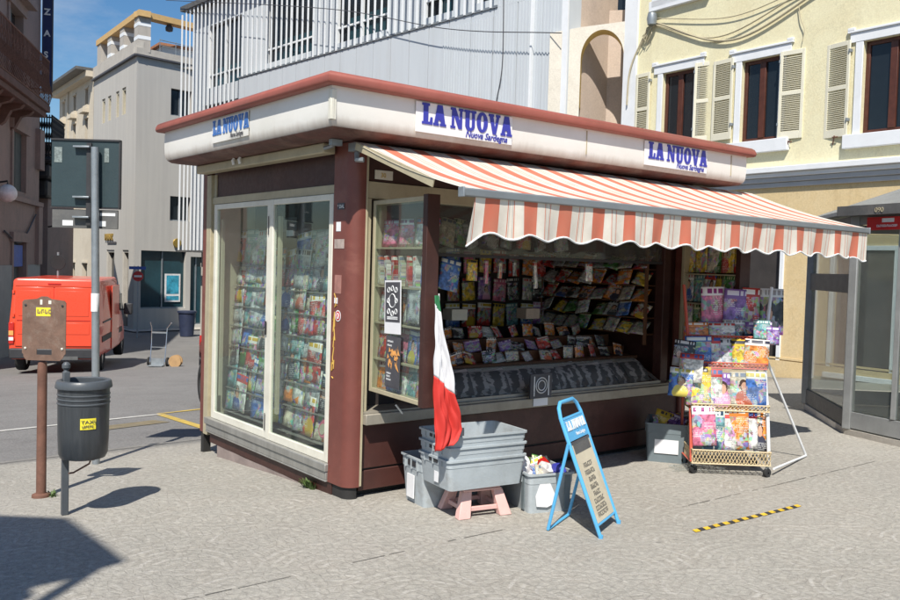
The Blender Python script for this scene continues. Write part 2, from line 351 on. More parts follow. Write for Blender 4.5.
# ---------------------------------------------------------------- mesh builder
class MB:
    def __init__(s): s.bm = bmesh.new()
    def face(s, pts):
        vs = [s.bm.verts.new(p) for p in pts]; return s.bm.faces.new(vs)
    def boxc(s, x0, x1, y0, y1, z0, z1, Mx=None):
        x0, x1 = sorted((x0, x1)); y0, y1 = sorted((y0, y1)); z0, z1 = sorted((z0, z1))
        c = [(x0, y0, z0), (x1, y0, z0), (x1, y1, z0), (x0, y1, z0), (x0, y0, z1), (x1, y0, z1), (x1, y1, z1), (x0, y1, z1)]
        if Mx is not None: c = [Mx @ Vector(q) for q in c]
        v = [s.bm.verts.new(q) for q in c]
        for f in ((3, 2, 1, 0), (4, 5, 6, 7), (0, 1, 5, 4), (1, 2, 6, 5), (2, 3, 7, 6), (3, 0, 4, 7)): s.bm.faces.new([v[i] for i in f])
        return s
    def beam(s, a, b, w, h, up=(0, 0, 1)):
        a, b = Vector(a), Vector(b); d = (b - a); L = d.length; d.normalize()
        up = Vector(up)
        if abs(d.dot(up)) > .99: up = Vector((1, 0, 0))
        sd = d.cross(up).normalized(); u = sd.cross(d)
        Mx = Matrix((sd, d, u)).transposed().to_4x4(); Mx.translation = a
        return s.boxc(-w / 2, w / 2, 0, L, -h / 2, h / 2, Mx)
    def tube(s, pts, r, n=8, cap=True, rs=None):
        pts = [Vector(p) for p in pts]; rings = []
        prev = None
        for i, p in enumerate(pts):
            t = (pts[min(i + 1, len(pts) - 1)] - pts[max(i - 1, 0)]).normalized()
            if prev is None:
                a = Vector((0, 0, 1)) if abs(t.z) < .9 else Vector((1, 0, 0)); u = t.cross(a).normalized()
            else:
                u = (prev - t * prev.dot(t)).normalized()
            prev = u; w = t.cross(u); rr = rs[i] if rs else r
            rings.append([s.bm.verts.new(p + (u * math.cos(2 * math.pi * k / n) + w * math.sin(2 * math.pi * k / n)) * rr) for k in range(n)])
        for a, b in zip(rings, rings[1:]):
            for k in range(n): f = s.bm.faces.new((a[k], a[(k + 1) % n], b[(k + 1) % n], b[k])); f.smooth = True
        if cap: s.bm.faces.new(rings[0][::-1]); s.bm.faces.new(rings[-1])
        return s
    def lathe(s, prof, c=(0, 0, 0), n=24, a0=0, a1=2 * math.pi, Mx=None):
        full = abs(a1 - a0 - 2 * math.pi) < 1e-6; k = n if full else n + 1; rings = []
        for r, z in prof:
            ring = []
            for i in range(k):
                a = a0 + (a1 - a0) * i / n; p = Vector((c[0] + r * math.cos(a), c[1] + r * math.sin(a), c[2] + z))
                ring.append(s.bm.verts.new(Mx @ p if Mx is not None else p))
            rings.append(ring)
        for a, b in zip(rings, rings[1:]):
            for i in range(n if full else n): 
                j = (i + 1) % k
                f = s.bm.faces.new((a[i], a[j], b[j], b[i])); f.smooth = True
        return s
    def prism(s, poly, t, Mx=None):
        """poly in local XZ, thickness t along +Y"""
        A = [Vector((x, 0, z)) for x, z in poly]; B = [Vector((x, t, z)) for x, z in poly]
        if Mx is not None: A = [Mx @ p for p in A]; B = [Mx @ p for p in B]
        a = [s.bm.verts.new(p) for p in A]; b = [s.bm.verts.new(p) for p in B]
        s.bm.faces.new(a); s.bm.faces.new(b[::-1]); n = len(a)
        for i in range(n): s.bm.faces.new((a[i], b[i], b[(i + 1) % n], a[(i + 1) % n]))
        return s
    def build(s, name, mat, parent=None, bevel=0, smooth=False, loc=None):
        bmesh.ops.recalc_face_normals(s.bm, faces=s.bm.faces)
        me = bpy.data.meshes.new(name); s.bm.to_mesh(me); s.bm.free()
        if smooth:
            for p in me.polygons: p.use_smooth = True
        me.materials.append(mat); me.set_sharp_from_angle(angle=R(38))
        o = bpy.data.objects.new(name, me); col.objects.link(o)
        if parent is not None:
            o.parent = parent
            o.matrix_parent_inverse = parent_inv(parent)
        if bevel:
            b = o.modifiers.new('bevel', 'BEVEL'); b.width = bevel; b.segments = 2; b.limit_method = 'ANGLE'; b.angle_limit = R(40)
        if loc: o.location = loc
        return o
def world_of(o):
    m = o.matrix_basis.copy()
    if o.parent is not None: m = world_of(o.parent) @ o.matrix_parent_inverse @ m
    return m
def parent_inv(p): return world_of(p).inverted()

def tag(o, label=None, cat=None, group=None, kind=None):
    if label: o['label'] = label
    if cat: o['category'] = cat
    if group: o['group'] = group
    if kind: o['kind'] = kind
    return o
def thing(name, loc, label, cat, group=None, rz=0):
    o = bpy.data.objects.new(name, None); col.objects.link(o); o.location = loc; o.rotation_euler = (0, 0, rz); o.empty_display_size = .1
    return tag(o, label, cat, group)
def TR(x, y, z, rz=0, rx=0, ry=0):
    return Matrix.Translation((x, y, z)) @ Matrix.Rotation(rz, 4, 'Z') @ Matrix.Rotation(ry, 4, 'Y') @ Matrix.Rotation(rx, 4, 'X')

def text(body, size, Mx, mat, parent, name, ext=.002, sx=1, align='LEFT', bold=0, shear=0):
    cu = bpy.data.curves.new(name, 'FONT'); cu.body = body; cu.size = size; cu.extrude = ext; cu.align_x = align; cu.offset = bold; cu.shear = shear; cu.resolution_u = 3
    o = bpy.data.objects.new(name, cu); col.objects.link(o)
    bpy.context.view_layer.update()
    me = bpy.data.meshes.new_from_object(o.evaluated_get(bpy.context.evaluated_depsgraph_get()))
    bpy.data.objects.remove(o); bpy.data.curves.remove(cu)
    # local: x right, y up -> put onto XZ plane facing -Y
    rot = Matrix.Rotation(R(90), 4, 'X') @ Matrix.Diagonal((sx, 1, 1, 1))
    me.transform(Mx @ rot); me.materials.clear(); me.materials.append(mat)
    ob = bpy.data.objects.new(name, me); col.objects.link(ob)
    if parent is not None: ob.parent = parent; ob.matrix_parent_inverse = parent_inv(parent)
    return ob

# slab capitals (unit height), each a list of outlines
def GL(ch):
    S = .24
    if ch == 'L': return .62, [[(0, 0), (.62, 0), (.62, .36), (.50, .36), (.46, .13), (.36, .13), (.36, .88), (.44, .88), (.44, 1), (0, 1), (0, .88), (.08, .88), (.08, .12), (0, .12)]]
    if ch == 'A': return .78, [[(.24, 1), (.54, 1), (.72, .12), (.78, .12), (.78, 0), (.40, 0), (.40, .12), (.46, .12), (.435, .26), (.30, .26), (.28, .12), (.34, .12), (.34, 0), (0, 0), (0, .12), (.06, .12)], ]
    if ch == 'N': return .80, [[(0, 0), (.30, 0), (.30, .12), (.22, .12), (.22, .62), (.50, 0), (.72, 0), (.72, .88), (.80, .88), (.80, 1), (.50, 1), (.50, .88), (.58, .88), (.58, .38), (.30, 1), (0, 1), (0, .88), (.08, .88), (.08, .12), (0, .12)]]
    if ch == 'U': return .76, [[(0, 1), (.40, 1), (.40, .88), (.34, .88), (.34, .22), (.38, .14), (.46, .14), (.50, .22), (.50, .88), (.44, .88), (.44, 1), (.76, 1), (.76, .88), (.68, .88), (.68, .20), (.60, .05), (.48, -.01), (.30, -.01), (.16, .05), (.08, .20), (.08, .88), (0, .88)]]
    if ch == 'O':
        def half(sg):
            o = [(.36 + sg * .36 * math.sin(a) * 1, .5 + .51 * math.cos(a)) for a in [math.pi * k / 10 for k in range(11)]]
            i = [(.36 + sg * .105 * math.sin(a), .5 + .36 * math.cos(a)) for a in [math.pi * k / 10 for k in range(11)]]
            return o + i[::-1]
        return .72, [half(1), half(-1)]
    if ch == 'V': return .78, [[(0, 1), (.36, 1), (.36, .88), (.31, .88), (.43, .32), (.54, .88), (.48, .88), (.48, 1), (.78, 1), (.78, .88), (.71, .88), (.50, -.01), (.30, -.01), (.06, .88), (0, .88)]]
    return .3, []
def slab_text(word, h, Mx, mat, parent, name='lettering', sx=1.0):
    mb = MB(); x = 0
    for ch in word:
        w, polys = GL(ch)
        for p in polys:
            mb.prism([((x + a * sx) * h, b * h) for a, b in p], .004, Mx)
        x += (w + .05) * sx if ch != ' ' else .22 * sx
    return mb.build(name, mat, parent), x * h

def scrawl(n_, h, Mx, mat, parent, name):
    """printing too blurred to read in the photograph: heavy letter-like marks"""
    mb = MB(); x = 0
    for i in range(n_):
        w_ = h * random.uniform(.55, .8); k = random.randrange(4)
        mb.boxc(x, x + w_ * .3, -.0006, 0, 0, h, Mx)
        if k != 1: mb.boxc(x + w_ * .3, x + w_ * .9, -.0006, 0, h * .78, h, Mx)
        if k != 2: mb.boxc(x + w_ * .3, x + w_ * .9, -.0006, 0, 0, h * .22, Mx)
        if k != 0: mb.boxc(x + w_ * .62, x + w_ * .9, -.0006, 0, h * .22, h * .6, Mx)
        x += w_ + h * .12
    return mb.build(name, mat, parent)
# ---------------------------------------------------------------- terrain
def gz(x, y):
    if y <= 0: return 0.0
    yy = min(y, 18.0); z = -0.072 * yy * yy / (yy + 0.8)
    if y > 18: z -= 0.072 * 8 * (1 - math.exp(-(y - 18) / 8))
    return z
def frange(a, b, s):
    r = []; x = a
    while x < b - 1e-6: r.append(round(x, 4)); x += s
    return r
def sheet(name, xs, ys, mat, off=0, edge=None, skirt=0):
    bm = bmesh.new(); G = []
    for j, y in enumerate(ys):
        row = []
        for x in xs:
            yy = edge(x) if (edge and j == len(ys) - 1) else y
            row.append(bm.verts.new((x, yy, gz(x, yy) + off)))
        G.append(row)
    for j in range(len(ys) - 1):
        for i in range(len(xs) - 1):
            f = bm.faces.new((G[j][i], G[j][i + 1], G[j + 1][i + 1], G[j + 1][i])); f.smooth = True
    if skirt:
        low = [bm.verts.new(v.co - Vector((0, 0, skirt))) for v in G[-1]]
        for i in range(len(xs) - 1): bm.faces.new((G[-1][i], G[-1][i + 1], low[i + 1], low[i]))
    me = bpy.data.meshes.new(name); bm.to_mesh(me); bm.free(); me.materials.append(mat)
    o = bpy.data.objects.new(name, me); col.objects.link(o); o['kind'] = 'structure'; return o
gx = [-600, -300, -120, -60, -30, -20] + frange(-14, 14, .25) + frange(14, 24, 1) + [24, 30, 45, 80, 160, 320, 600]
gy = [-600, -300, -100, -40, -20] + frange(-12, 12, .25) + frange(12, 46, .5) + [46, 60, 90, 150, 300, 700]
sheet('ground', gx, gy, ASPH, -.02)
pe = lambda x: 3.25 + .10 * (x + .6) if x < 4 else 3.71
sheet('pavement', frange(-14, 14, .25)[:102], frange(-12, 3.01, .25) + [3.25], PAVE, 0, edge=pe, skirt=.03)
def decal(name, pts, mat, off=.006, n=10, kind='structure', base=-.02):
    """four-corner ground marking following the slope"""
    a, b, c, d = [Vector((*p, 0)) for p in pts]; bm = bmesh.new(); L = []; 
    for i in range(n + 1):
        t = i / n; p = a.lerp(b, t); q = d.lerp(c, t)
        L.append([bm.verts.new((v.x, v.y, gz(v.x, v.y) + base + off)) for v in (p, q)])
    for u, v in zip(L, L[1:]): bm.faces.new((u[0], v[0], v[1], u[1]))
    me = bpy.data.meshes.new(name); bm.to_mesh(me); bm.free(); me.materials.append(mat)
    o = bpy.data.objects.new(name, me); col.objects.link(o)
    if kind: o['kind'] = kind
    return o
def line(name, p, q, w, mat, **k):
    p, q = Vector(p), Vector(q); d = (q - p).normalized(); s = Vector((-d.y, d.x)) * w / 2
    return decal(name, [p + s, q + s, q - s, p - s], mat, **k)
mt('joint_dark', (.13, .12, .105), .9)
line('road_marking', (-4, 5.2), (.87, 6.07), .10, MAT['line_white'])
line('road_marking', (.87, 6.06), (.74, 4.2), .11, MAT['line_yellow'])
line('road_marking', (.87, 6.12), (3.4, 6.7), .10, MAT['line_yellow'])
line('road_marking', (-.35, 5.05), (.62, 5.3), .35, M('faded_yellow', (.2, .165, .10), .9, var=.3, dirt=(.15, .14, .12), dirt_amt=.9))
# kerb strip along the pavement edge
line('kerb', (-13, 2.03), (3.7, 3.70), .06, M('kerb_stone', (.22, .21, .19), .85), off=.026, n=60)
# dark joint in the paving
for a, b in [((-3.2, -1.08), (-1.0, -1.09)), ((-.62, -1.085), (-.2, -1.085)), ((.05, -1.084), (.5, -1.09)), ((1.9, -1.385), (2.6, -1.39)), ((2.75, -1.392), (4.7, -1.40))]:
    L_ = b[0] - a[0]; x_ = a[0]
    while x_ < b[0]:
        ln_ = random.uniform(.05, .22); f0, f1_ = (x_ - a[0]) / L_, min(1, (x_ + ln_ - a[0]) / L_); jy = random.uniform(-.003, .003)
        line('pavement_joint', (x_, a[1] + (b[1] - a[1]) * f0 + jy), (min(b[0], x_ + ln_), a[1] + (b[1] - a[1]) * f1_ + jy), random.uniform(.003, .008), MAT['joint_dark'], off=.004, base=0, n=1)
        x_ += ln_ + random.choice([0, .01, .03, .06])
tp = thing('floor_tape', (1.484, -1.781, 0), 'frayed yellow and black striped tape stuck on the pavement in front of the stand', 'tape')
p0, p1 = Vector((1.484, -1.781)), Vector((2.66, -1.827)); N = 23
for c, k in (('tape_yellow', 0), ('tape_black', 1)):
    mb = MB(); d = (p1 - p0) / N; s = Vector((-d.y, d.x)).normalized() * .022
    for i in range(k, N, 2):
        a = p0 + d * i; b = p0 + d * (i + 1); sk = d * .35
        w = Vector((0, random.uniform(-.004, .004)))
        mb.face([(*(a + s + sk + w), .005), (*(a - s + w), .005), (*(b - s + w), .005), (*(b + s + sk + w), .005)])
    mb.build('yellow_stripe' if k == 0 else 'black_stripe', MAT[c], tp)
# ---------------------------------------------------------------- world, sun, camera
SUN_AZ, SUN_EL = 44.0, 51.5           # direction the light travels (towards +x+y), and its height
w = bpy.data.worlds.new('World'); sc.world = w; w.use_nodes = True; n = w.node_tree
bg = n.nodes['Background']; sky = n.nodes.new('ShaderNodeTexSky'); sky.sky_type = 'NISHITA'; sky.sun_disc = False
sky.sun_elevation = R(SUN_EL); sky.sun_rotation = R(90 - (SUN_AZ + 180)); sky.air_density = 1.0; sky.dust_density = .6; sky.ozone_density = 2.5
tcw = n.nodes.new('ShaderNodeTexCoord')
hsw = n.nodes.new('ShaderNodeHueSaturation'); hsw.inputs['Saturation'].default_value = 1.28; hsw.inputs['Value'].default_value = 1.4; lk(n, sky.outputs[0], hsw.inputs['Color'])
cn = noise(n, 2.3, 7, .62, mapping(n, tcw.outputs['Generated'], (1, 1, 2.6), loc=(.4, 1.1, .2)))
cm = math_node(n, 'MULTIPLY', ramp(n, cn.outputs[0], .55, .75), .5)
lk(n, mixc(n, cm, hsw.outputs[0], (9, 9.2, 9.8)), bg.inputs[0]); bg.inputs[1].default_value = .06
sl = bpy.data.lights.new('sun', 'SUN'); sl.energy = 4.9; sl.angle = R(.53); sl.color = (1, .95, .87)
so = bpy.data.objects.new('sun', sl); col.objects.link(so)
dv = Vector((math.cos(R(SUN_AZ)) * math.cos(R(SUN_EL)), math.sin(R(SUN_AZ)) * math.cos(R(SUN_EL)), -math.sin(R(SUN_EL))))
so.rotation_euler = dv.to_track_quat('-Z', 'Y').to_euler(); so.location = (-6, -6, 12)
yaw, pit, rol = R(51.824), R(-2.289), R(1.671)
F = Vector((math.cos(yaw) * math.cos(pit), math.sin(yaw) * math.cos(pit), math.sin(pit))); r = Vector((math.sin(yaw), -math.cos(yaw), 0)); u = r.cross(F)
r2 = r * math.cos(rol) + u * math.sin(rol); u2 = -r * math.sin(rol) + u * math.cos(rol)
cam = bpy.data.cameras.new('camera'); co = bpy.data.objects.new('camera', cam); col.objects.link(co)
mw = Matrix((r2, u2, -F)).transposed().to_4x4(); mw.translation = (-3.13714, -5.08843, 1.65); co.matrix_world = mw
cam.sensor_width = 36; cam.lens = 866.99 / 900 * 36; cam.clip_start = .05; cam.clip_end = 3000
sc.camera = co
sc.view_settings.view_transform = 'Standard'; sc.view_settings.look = 'None'; sc.view_settings.exposure = .42; sc.view_settings.gamma = 1
sc.view_settings.use_curve_mapping = False
sc.cycles.max_bounces = 8; sc.cycles.transparent_max_bounces = 16

# ================================================================ THE NEWSPAPER KIOSK
K = thing('newspaper_kiosk', (0, 0, 0), 'brown newspaper kiosk with white fascia, glass magazine doors and striped awning', 'kiosk')
X1, Y1 = 3.72, 2.50
# roof: swept fascia
def sweep(prof, x0, x1, y0, y1, name, mat, parent, closed=True):
    """profile (outset, z) carried round the rectangle with mitred corners"""
    bm = bmesh.new(); C4 = [(x0, y0, -1, -1), (x1, y0, 1, -1), (x1, y1, 1, 1), (x0, y1, -1, 1)]
    rings = []
    for cx, cy, sx, sy in C4:
        rings.append([bm.verts.new((cx + sx * o, cy + sy * o, z)) for o, z in prof])
    for k in range(4):
        a, b = rings[k], rings[(k + 1) % 4]
        for i in range(len(prof) - 1):
            f = bm.faces.new((a[i], b[i], b[i + 1], a[i + 1]))
            f.smooth = True
    bmesh.ops.recalc_face_normals(bm, faces=bm.faces)
    sharp = []
    me = bpy.data.meshes.new(name); bm.to_mesh(me); bm.free(); me.materials.append(mat)
    me.set_sharp_from_angle(angle=R(50))
    o = bpy.data.objects.new(name, me); col.objects.link(o); o.parent = parent
    return o
fx0, fx1, fy0, fy1 = -.36, 4.15, -.30, 2.62
sweep([(0, 2.762), (0.002, 2.70), (.003, 2.62), (0, 2.565), (-.006, 2.53), (-.020, 2.507)], fx0, fx1, fy0, fy1, 'fascia', MAT['fascia_white'], K)
sweep([(-.018, 2.509), (-.045, 2.488), (-.10, 2.478), (-.16, 2.474), (-.32, 2.474)], fx0, fx1, fy0, fy1, 'soffit', MAT['soffit_brown'], K)
sweep([(.002, 2.758), (.046, 2.756), (.060, 2.763), (.065, 2.780), (.063, 2.80), (.052, 2.824), (.032, 2.838), (.0, 2.845), (-.25, 2.85)], fx0, fx1, fy0, fy1, 'roof_edge', MAT['roof_red'], K)
MB().boxc(fx0 + .24, fx1 - .24, fy0 + .24, fy1 - .24, 2.80, 2.845).build('roof_sheet', MAT['panel_grey'], K)
mb = MB()
for i, x in enumerate([1.95, 3.9]): MB().boxc(x, x + .006, fy0 - .0085, fy0 + .02, 2.56, 2.745).build('fascia_seam', MAT['beige_metal'], K)
mb.boxc(fx0 - .009, fx0 + .012, fy0 - .012, fy0 + .03, 2.545, 2.735); mb.boxc(fx0 - .012, fx0 + .03, fy0 - .009, fy0 + .012, 2.545, 2.735)
mb.build('fascia_joint', MAT['cream_paint'], K, bevel=.003)
for nm, px, h in (('finial', .02, .13), ('roof_vent', -.18, .05)):
    MB().lathe([(.045, 0), (.05, .02), (.004, h)] if nm == 'finial' else [(.05, 0), (.05, .03), (.03, .05), (.001, .055)], (px, .25, 2.85), 12).build(nm, MAT['panel_grey'] if nm == 'finial' else MAT['plastic_dark'], K)
# white poster patches with the paper's name
for (x, hh) in ((.33, .142), (2.70, .142)):
    s = MB().boxc(x - .05, x + .82, fy0 - .013, fy0 - .009, 2.545, 2.748).build('sign_panel', MAT['poster_white'], K)
    o, ln = slab_text('LA NUOVA', hh, TR(x, fy0 - .018, 2.602), MAT['blue_ink'], s, sx=1.0)
    text('Nuova Sardegna', .066, TR(x + .38, fy0 - .016, 2.556), MAT['blue_ink'], s, 'subtitle', ext=.001, sx=.9, shear=.3, bold=.0008)
s = MB().boxc(fx0 - .011, fx0 - .009, .88, 1.54, 2.56, 2.742).build('sign_panel', MAT['fascia_white'], K)
slab_text('LA NUOVA', .115, TR(fx0 - .016, 1.525, 2.618, R(-90)), M('blue_ink_faded', (.05, .16, .45), .5), s, sx=.99)
text('Nuova Sardegna', .055, TR(fx0 - .016, 1.19, 2.573, R(-90)), MAT['ink_dark'], s, 'subtitle', ext=.001, sx=.62, shear=.3)

# corner column: a rounded red pillar on a black foot
def rounded_col(x0, x1, y0, y1, rad, z0, z1, corner=True):
    pts = []
    for i in range(9):
        a = math.pi + (math.pi / 2) * i / 8
        pts.append((x0 + rad + rad * math.cos(a), y0 + rad + rad * math.sin(a)))
    pts += [(x1, y0), (x1, y1), (x0, y1)]
    mb = MB(); A = [mb.bm.verts.new((x, y, z0)) for x, y in pts]; B = [mb.bm.verts.new((x, y, z1)) for x, y in pts]
    mb.bm.faces.new(A[::-1]); mb.bm.faces.new(B)
    for i in range(len(A)):
        f = mb.bm.faces.new((A[i], A[(i + 1) % len(A)], B[(i + 1) % len(A)], B[i])); f.smooth = i < 8
    return mb
cc = rounded_col(-.012, .095, -.012, .24, .085, .085, 2.475).build('corner_column', MAT['kiosk_red'], K)
rounded_col(.005, .085, .005, .21, .07, -.02, .085).build('column_foot', MAT['black_rubber'], K)
MB().boxc(.095, .112, -.016, .03, .09, 2.42).build('column_trim', MAT['beige_metal'], K, bevel=.002)
# little stickers and a scrawl on the column (left face)
st = []
mb = MB(); mb.boxc(-.0135, -.0125, .09, .20, 1.30 - .075, 1.30 - .075 + .001)
def disc(mb, c, r, ax, n=20):
    vs = []
    for i in range(n):
        a = 2 * math.pi * i / n; vs.append((c[0], c[1] + r * math.cos(a), c[2] + r * math.sin(a)) if ax == 'x' else (c[0] + r * math.cos(a), c[1], c[2] + r * math.sin(a)))
    mb.face(vs); return mb
s = disc(MB(), (-.0155, .142, 1.275), .040, 'x').build('round_sticker', MAT['ink_white'], K)
disc(MB(), (-.0165, .142, 1.275), .032, 'x').build('sticker_ring', MAT['sign_red'], s); disc(MB(), (-.0175, .142, 1.275), .022, 'x').build('sticker_centre', MAT['ink_white'], s)
MB().tube([(-.0185, .155, 1.265), (-.0185, .142, 1.29), (-.0185, .130, 1.265)], .003, 4).build('sticker_mark', MAT['sign_red'], s)
MB().boxc(-.0145, -.013, .155, .20, 1.36, 1.40).build('paper_scrap', MAT['poster_white'], K)
MB().boxc(-.0145, -.013, .135, .195, 1.865, 1.93).build('paper_scrap', MAT['poster_white'], K)
MB().boxc(-.0145, -.013, .085, .215, 1.745, 1.81).build('paper_scrap', M('torn_sticker', (.42, .34, .30), .6, var=.3, scale=20), K)
MB().boxc(-.0145, -.013, .11, .20, 1.39 + .04, 1.56).build('paper_scrap', M('torn_sticker_two', (.36, .17, .14), .6, var=.3, scale=20), K)
p = MB().boxc(-.016, -.013, .09, .185, 2.015, 2.06).build('dark_plate', MAT['ink_dark'], K)
text('* DAL', .035, TR(-.0175, .18, 2.025, R(-90)), MAT['ink_white'], p, 'plate_lettering', ext=.0005)
mb = MB(); X = -.0135
def scr(pts): mb.tube([(X, a, b) for a, b in pts], .0045, 5)
scr([(.20, 1.43), (.17, 1.38), (.19, 1.33), (.165, 1.35)]); scr([(.215, 1.24), (.19, 1.28), (.185, 1.20), (.205, 1.16), (.20, 1.21)])
scr([(.215, 1.10), (.19, 1.13), (.20, 1.05)]); scr([(.19, 1.05), (.205, .98), (.20, .93)]); scr([(.215, .94), (.185, .96), (.19, .90), (.215, .88), (.213, .94)]); scr([(.21, .84), (.19, .83)])
scr([(.19, 1.30), (.20, 1.22), (.18, 1.10)])
mb.build('graffiti', MAT['graffiti'], K)
# ---- left side
MB().boxc(-.038, .10, .235, 2.42, .155, .212).build('side_sill', MAT['aluminium'], K, bevel=.006)
MB().boxc(-.026, .10, .24, 2.40, .095, .153).boxc(-.03, .1, .24, 2.40, .082, .094).build('sill_apron', MAT['aluminium'], K, bevel=.004)
MB().boxc(.0, .10, .20, 2.36, -.012, .082).build('base_rail', MAT['kiosk_brown'], K)
# stone plinth stepping with the slope, uneven foot
mb = MB(); ys = frange(.20, 2.40, .2)
for a, b in zip(ys, ys[1:]):
    va = [(.0, a, gz(0, a) - .05), (.0, b, gz(0, b) - .05), (.0, b, -.014), (.0, a, -.014)]
    mb.face([(x + .004 * math.sin(7 * y), y, z) for x, y, z in va])
mb.boxc(.015, 3.6, ys[-1] - .003, ys[-1], -.6, -.014)
mb.build('plinth', MAT['plinth_stone'], K)
# rear left post
MB().boxc(.0, .09, 2.52, 2.60, .05, 2.474).build('rear_post', MAT['kiosk_red'], K, bevel=.004)
MB().boxc(.01, .08, 2.53, 2.59, -.16, .05).build('post_foot', MAT['black_rubber'], K)
MB().boxc(-.004, .09, 2.42, 2.517, .04, 2.40).build('post_cover', MAT['beige_metal'], K, bevel=.004)
MB().boxc(.02, .09, 2.36, 2.418, .213, 2.40).boxc(.02, .09, .242, .262, .213, 2.2).build('door_reveal', MAT['beige_metal'], K)
MB().boxc(.03, .09, .24, 2.42, 2.20, 2.42).build('header_panel', MAT['kiosk_brown'], K)
MB().boxc(.01, .09, .24, 2.42, 2.135, 2.198).build('lintel', MAT['beige_metal'], K, bevel=.004)
MB().boxc(-.13, -.03, .20, 2.46, 2.40, 2.472).build('blind_case', MAT['beige_metal'], K, bevel=.01)
MB().tube([(-.15, 1.62, 2.42), (-.16, 1.62, 2.455), (-.15, 1.62, 2.47)], .012, 6).tube([(-.15, 1.50, 2.42), (-.16, 1.50, 2.455), (-.15, 1.50, 2.47)], .012, 6).build('blind_bracket', MAT['ink_white'], K)
MB().boxc(-.19, -.11, -.02, .02, 2.43, 2.47).tube([(-.15, 0, 2.45), (-.12, .10, 2.44), (-.13, .18, 2.43)], .014, 6).build('hose_clamp', MAT['galvanised'], K)
# two glazed doors
def glass_door(y0, y1, xo):
    z0, z1 = .213, 2.132; f = .055
    mb = MB()
    mb.boxc(xo, xo + .035, y0, y0 + f, z0, z1).boxc(xo, xo + .035, y1 - f, y1, z0, z1)
    mb.boxc(xo + .001, xo + .034, y0 + f, y1 - f, z0, z0 + .062).boxc(xo + .001, xo + .034, y0 + f, y1 - f, z1 - .045, z1)
    fr = mb.build('glass_door', MAT['cream_paint'], K, bevel=.004)
    MB().boxc(xo + .014, xo + .019, y0 + f - .004, y1 - f + .004, z0 + .058, z1 - .041).build('door_glass', GLASS, fr)
    return fr
d1 = glass_door(.262, 1.245, -.003); d2 = glass_door(1.252, 2.36, .004)
MB().boxc(-.010, -.0035, 1.268, 1.285, 1.05, 1.16).build('door_handle', MAT['plastic_dark'], d1)
MB().boxc(-.006, -.0035, 1.262, 1.272, 1.85, 2.0).build('door_seal', MAT['plastic_dark'], d1); MB().boxc(-.006, -.0035, 1.262, 1.272, .28, .42).build('door_seal', MAT['plastic_dark'], d1)
MB().boxc(.045, .07, 2.27, 2.30, .42, 2.0).build('inner_stile', MAT['rack_cream'], d2); MB().boxc(.045, .07, 1.16, 1.20, .42, 2.0).build('inner_stile', MAT['rack_cream'], d1)
# display rack behind the doors
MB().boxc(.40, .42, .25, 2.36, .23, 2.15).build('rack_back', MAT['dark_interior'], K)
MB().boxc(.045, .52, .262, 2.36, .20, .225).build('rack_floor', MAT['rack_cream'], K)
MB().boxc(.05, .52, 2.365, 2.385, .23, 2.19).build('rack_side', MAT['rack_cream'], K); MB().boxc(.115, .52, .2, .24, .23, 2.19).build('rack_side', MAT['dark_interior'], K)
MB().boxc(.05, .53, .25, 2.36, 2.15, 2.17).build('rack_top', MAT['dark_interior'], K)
rows = [(1.60, .235), (1.42, .222), (1.24, .21), (1.06, .195), (.88, .18), (.69, .165), (.50, .15), (.29, .135)]
mb = MB()
for z, x in rows:
    mb.beam((x + .005, .27, z - .012), (x + .005, 2.35, z - .012), .06, .006)
mb.build('rack_shelf', MAT['aluminium'], K)

# ---- front: base panels, counter, posts
MB().boxc(.115, X1, .03, .09, .20, .505).build('base_panel', MAT['base_brown'], K, bevel=.004)
MB().boxc(.115, X1, .03, .09, .045, .185).build('base_panel', MAT['base_brown'], K, bevel=.004)
MB().boxc(.10, X1, .045, .085, .186, .199).boxc(.10, X1 - .02, .10, .14, -.02, .07).boxc(.10, X1, .035, .09, .506, .52).build('base_groove', MAT['black_rubber'], K)
MB().boxc(.113, 3.665, -.055, .10, .522, .598).build('counter_edge', MAT['counter_metal'], K, bevel=.006)
MB().boxc(.113, 3.665, -.03, .42, .600, .612).build('counter_top', MAT['counter_metal'], K)
MB().boxc(X1 - .05, X1 + .06, .0, .12, .05, 2.474).build('right_column', MAT['kiosk_red'], K, bevel=.02)
MB().boxc(X1 - .04, X1 + .05, .01, .11, -.02, .05).build('column_foot', MAT['black_rubber'], K)
MB().boxc(3.40, 3.50, .02, .12, .612, 2.10).build('front_post', MAT['kiosk_brown'], K, bevel=.006)
MB().boxc(.115, 3.66, .015, .10, 2.22, 2.474).build('front_header', MAT['kiosk_brown'], K)
MB().boxc(.115, 3.66, -.005, .10, 2.10, 2.215).build('front_lintel', MAT['beige_metal'], K, bevel=.004)
MB().boxc(.115, .15, .0, .10, .612, 2.098).build('opening_stile', MAT['beige_metal'], K, bevel=.003)
pl = MB().boxc(.175, .325, .005, .0145, 2.235, 2.30).build('number_plate', MAT['cream_paint'], K, bevel=.003)
text('30', .045, TR(.220, .003, 2.25), MAT['graffiti'], pl, 'plate_number', ext=.001)
MB().boxc(.50, 3.40, .045, .075, 1.715, 1.74).build('hanging_rail', MAT['plastic_dark'], K)
MB().boxc(.50, 3.40, .058, .062, 1.742, 2.098).build('upper_pane', GRIMY, K)
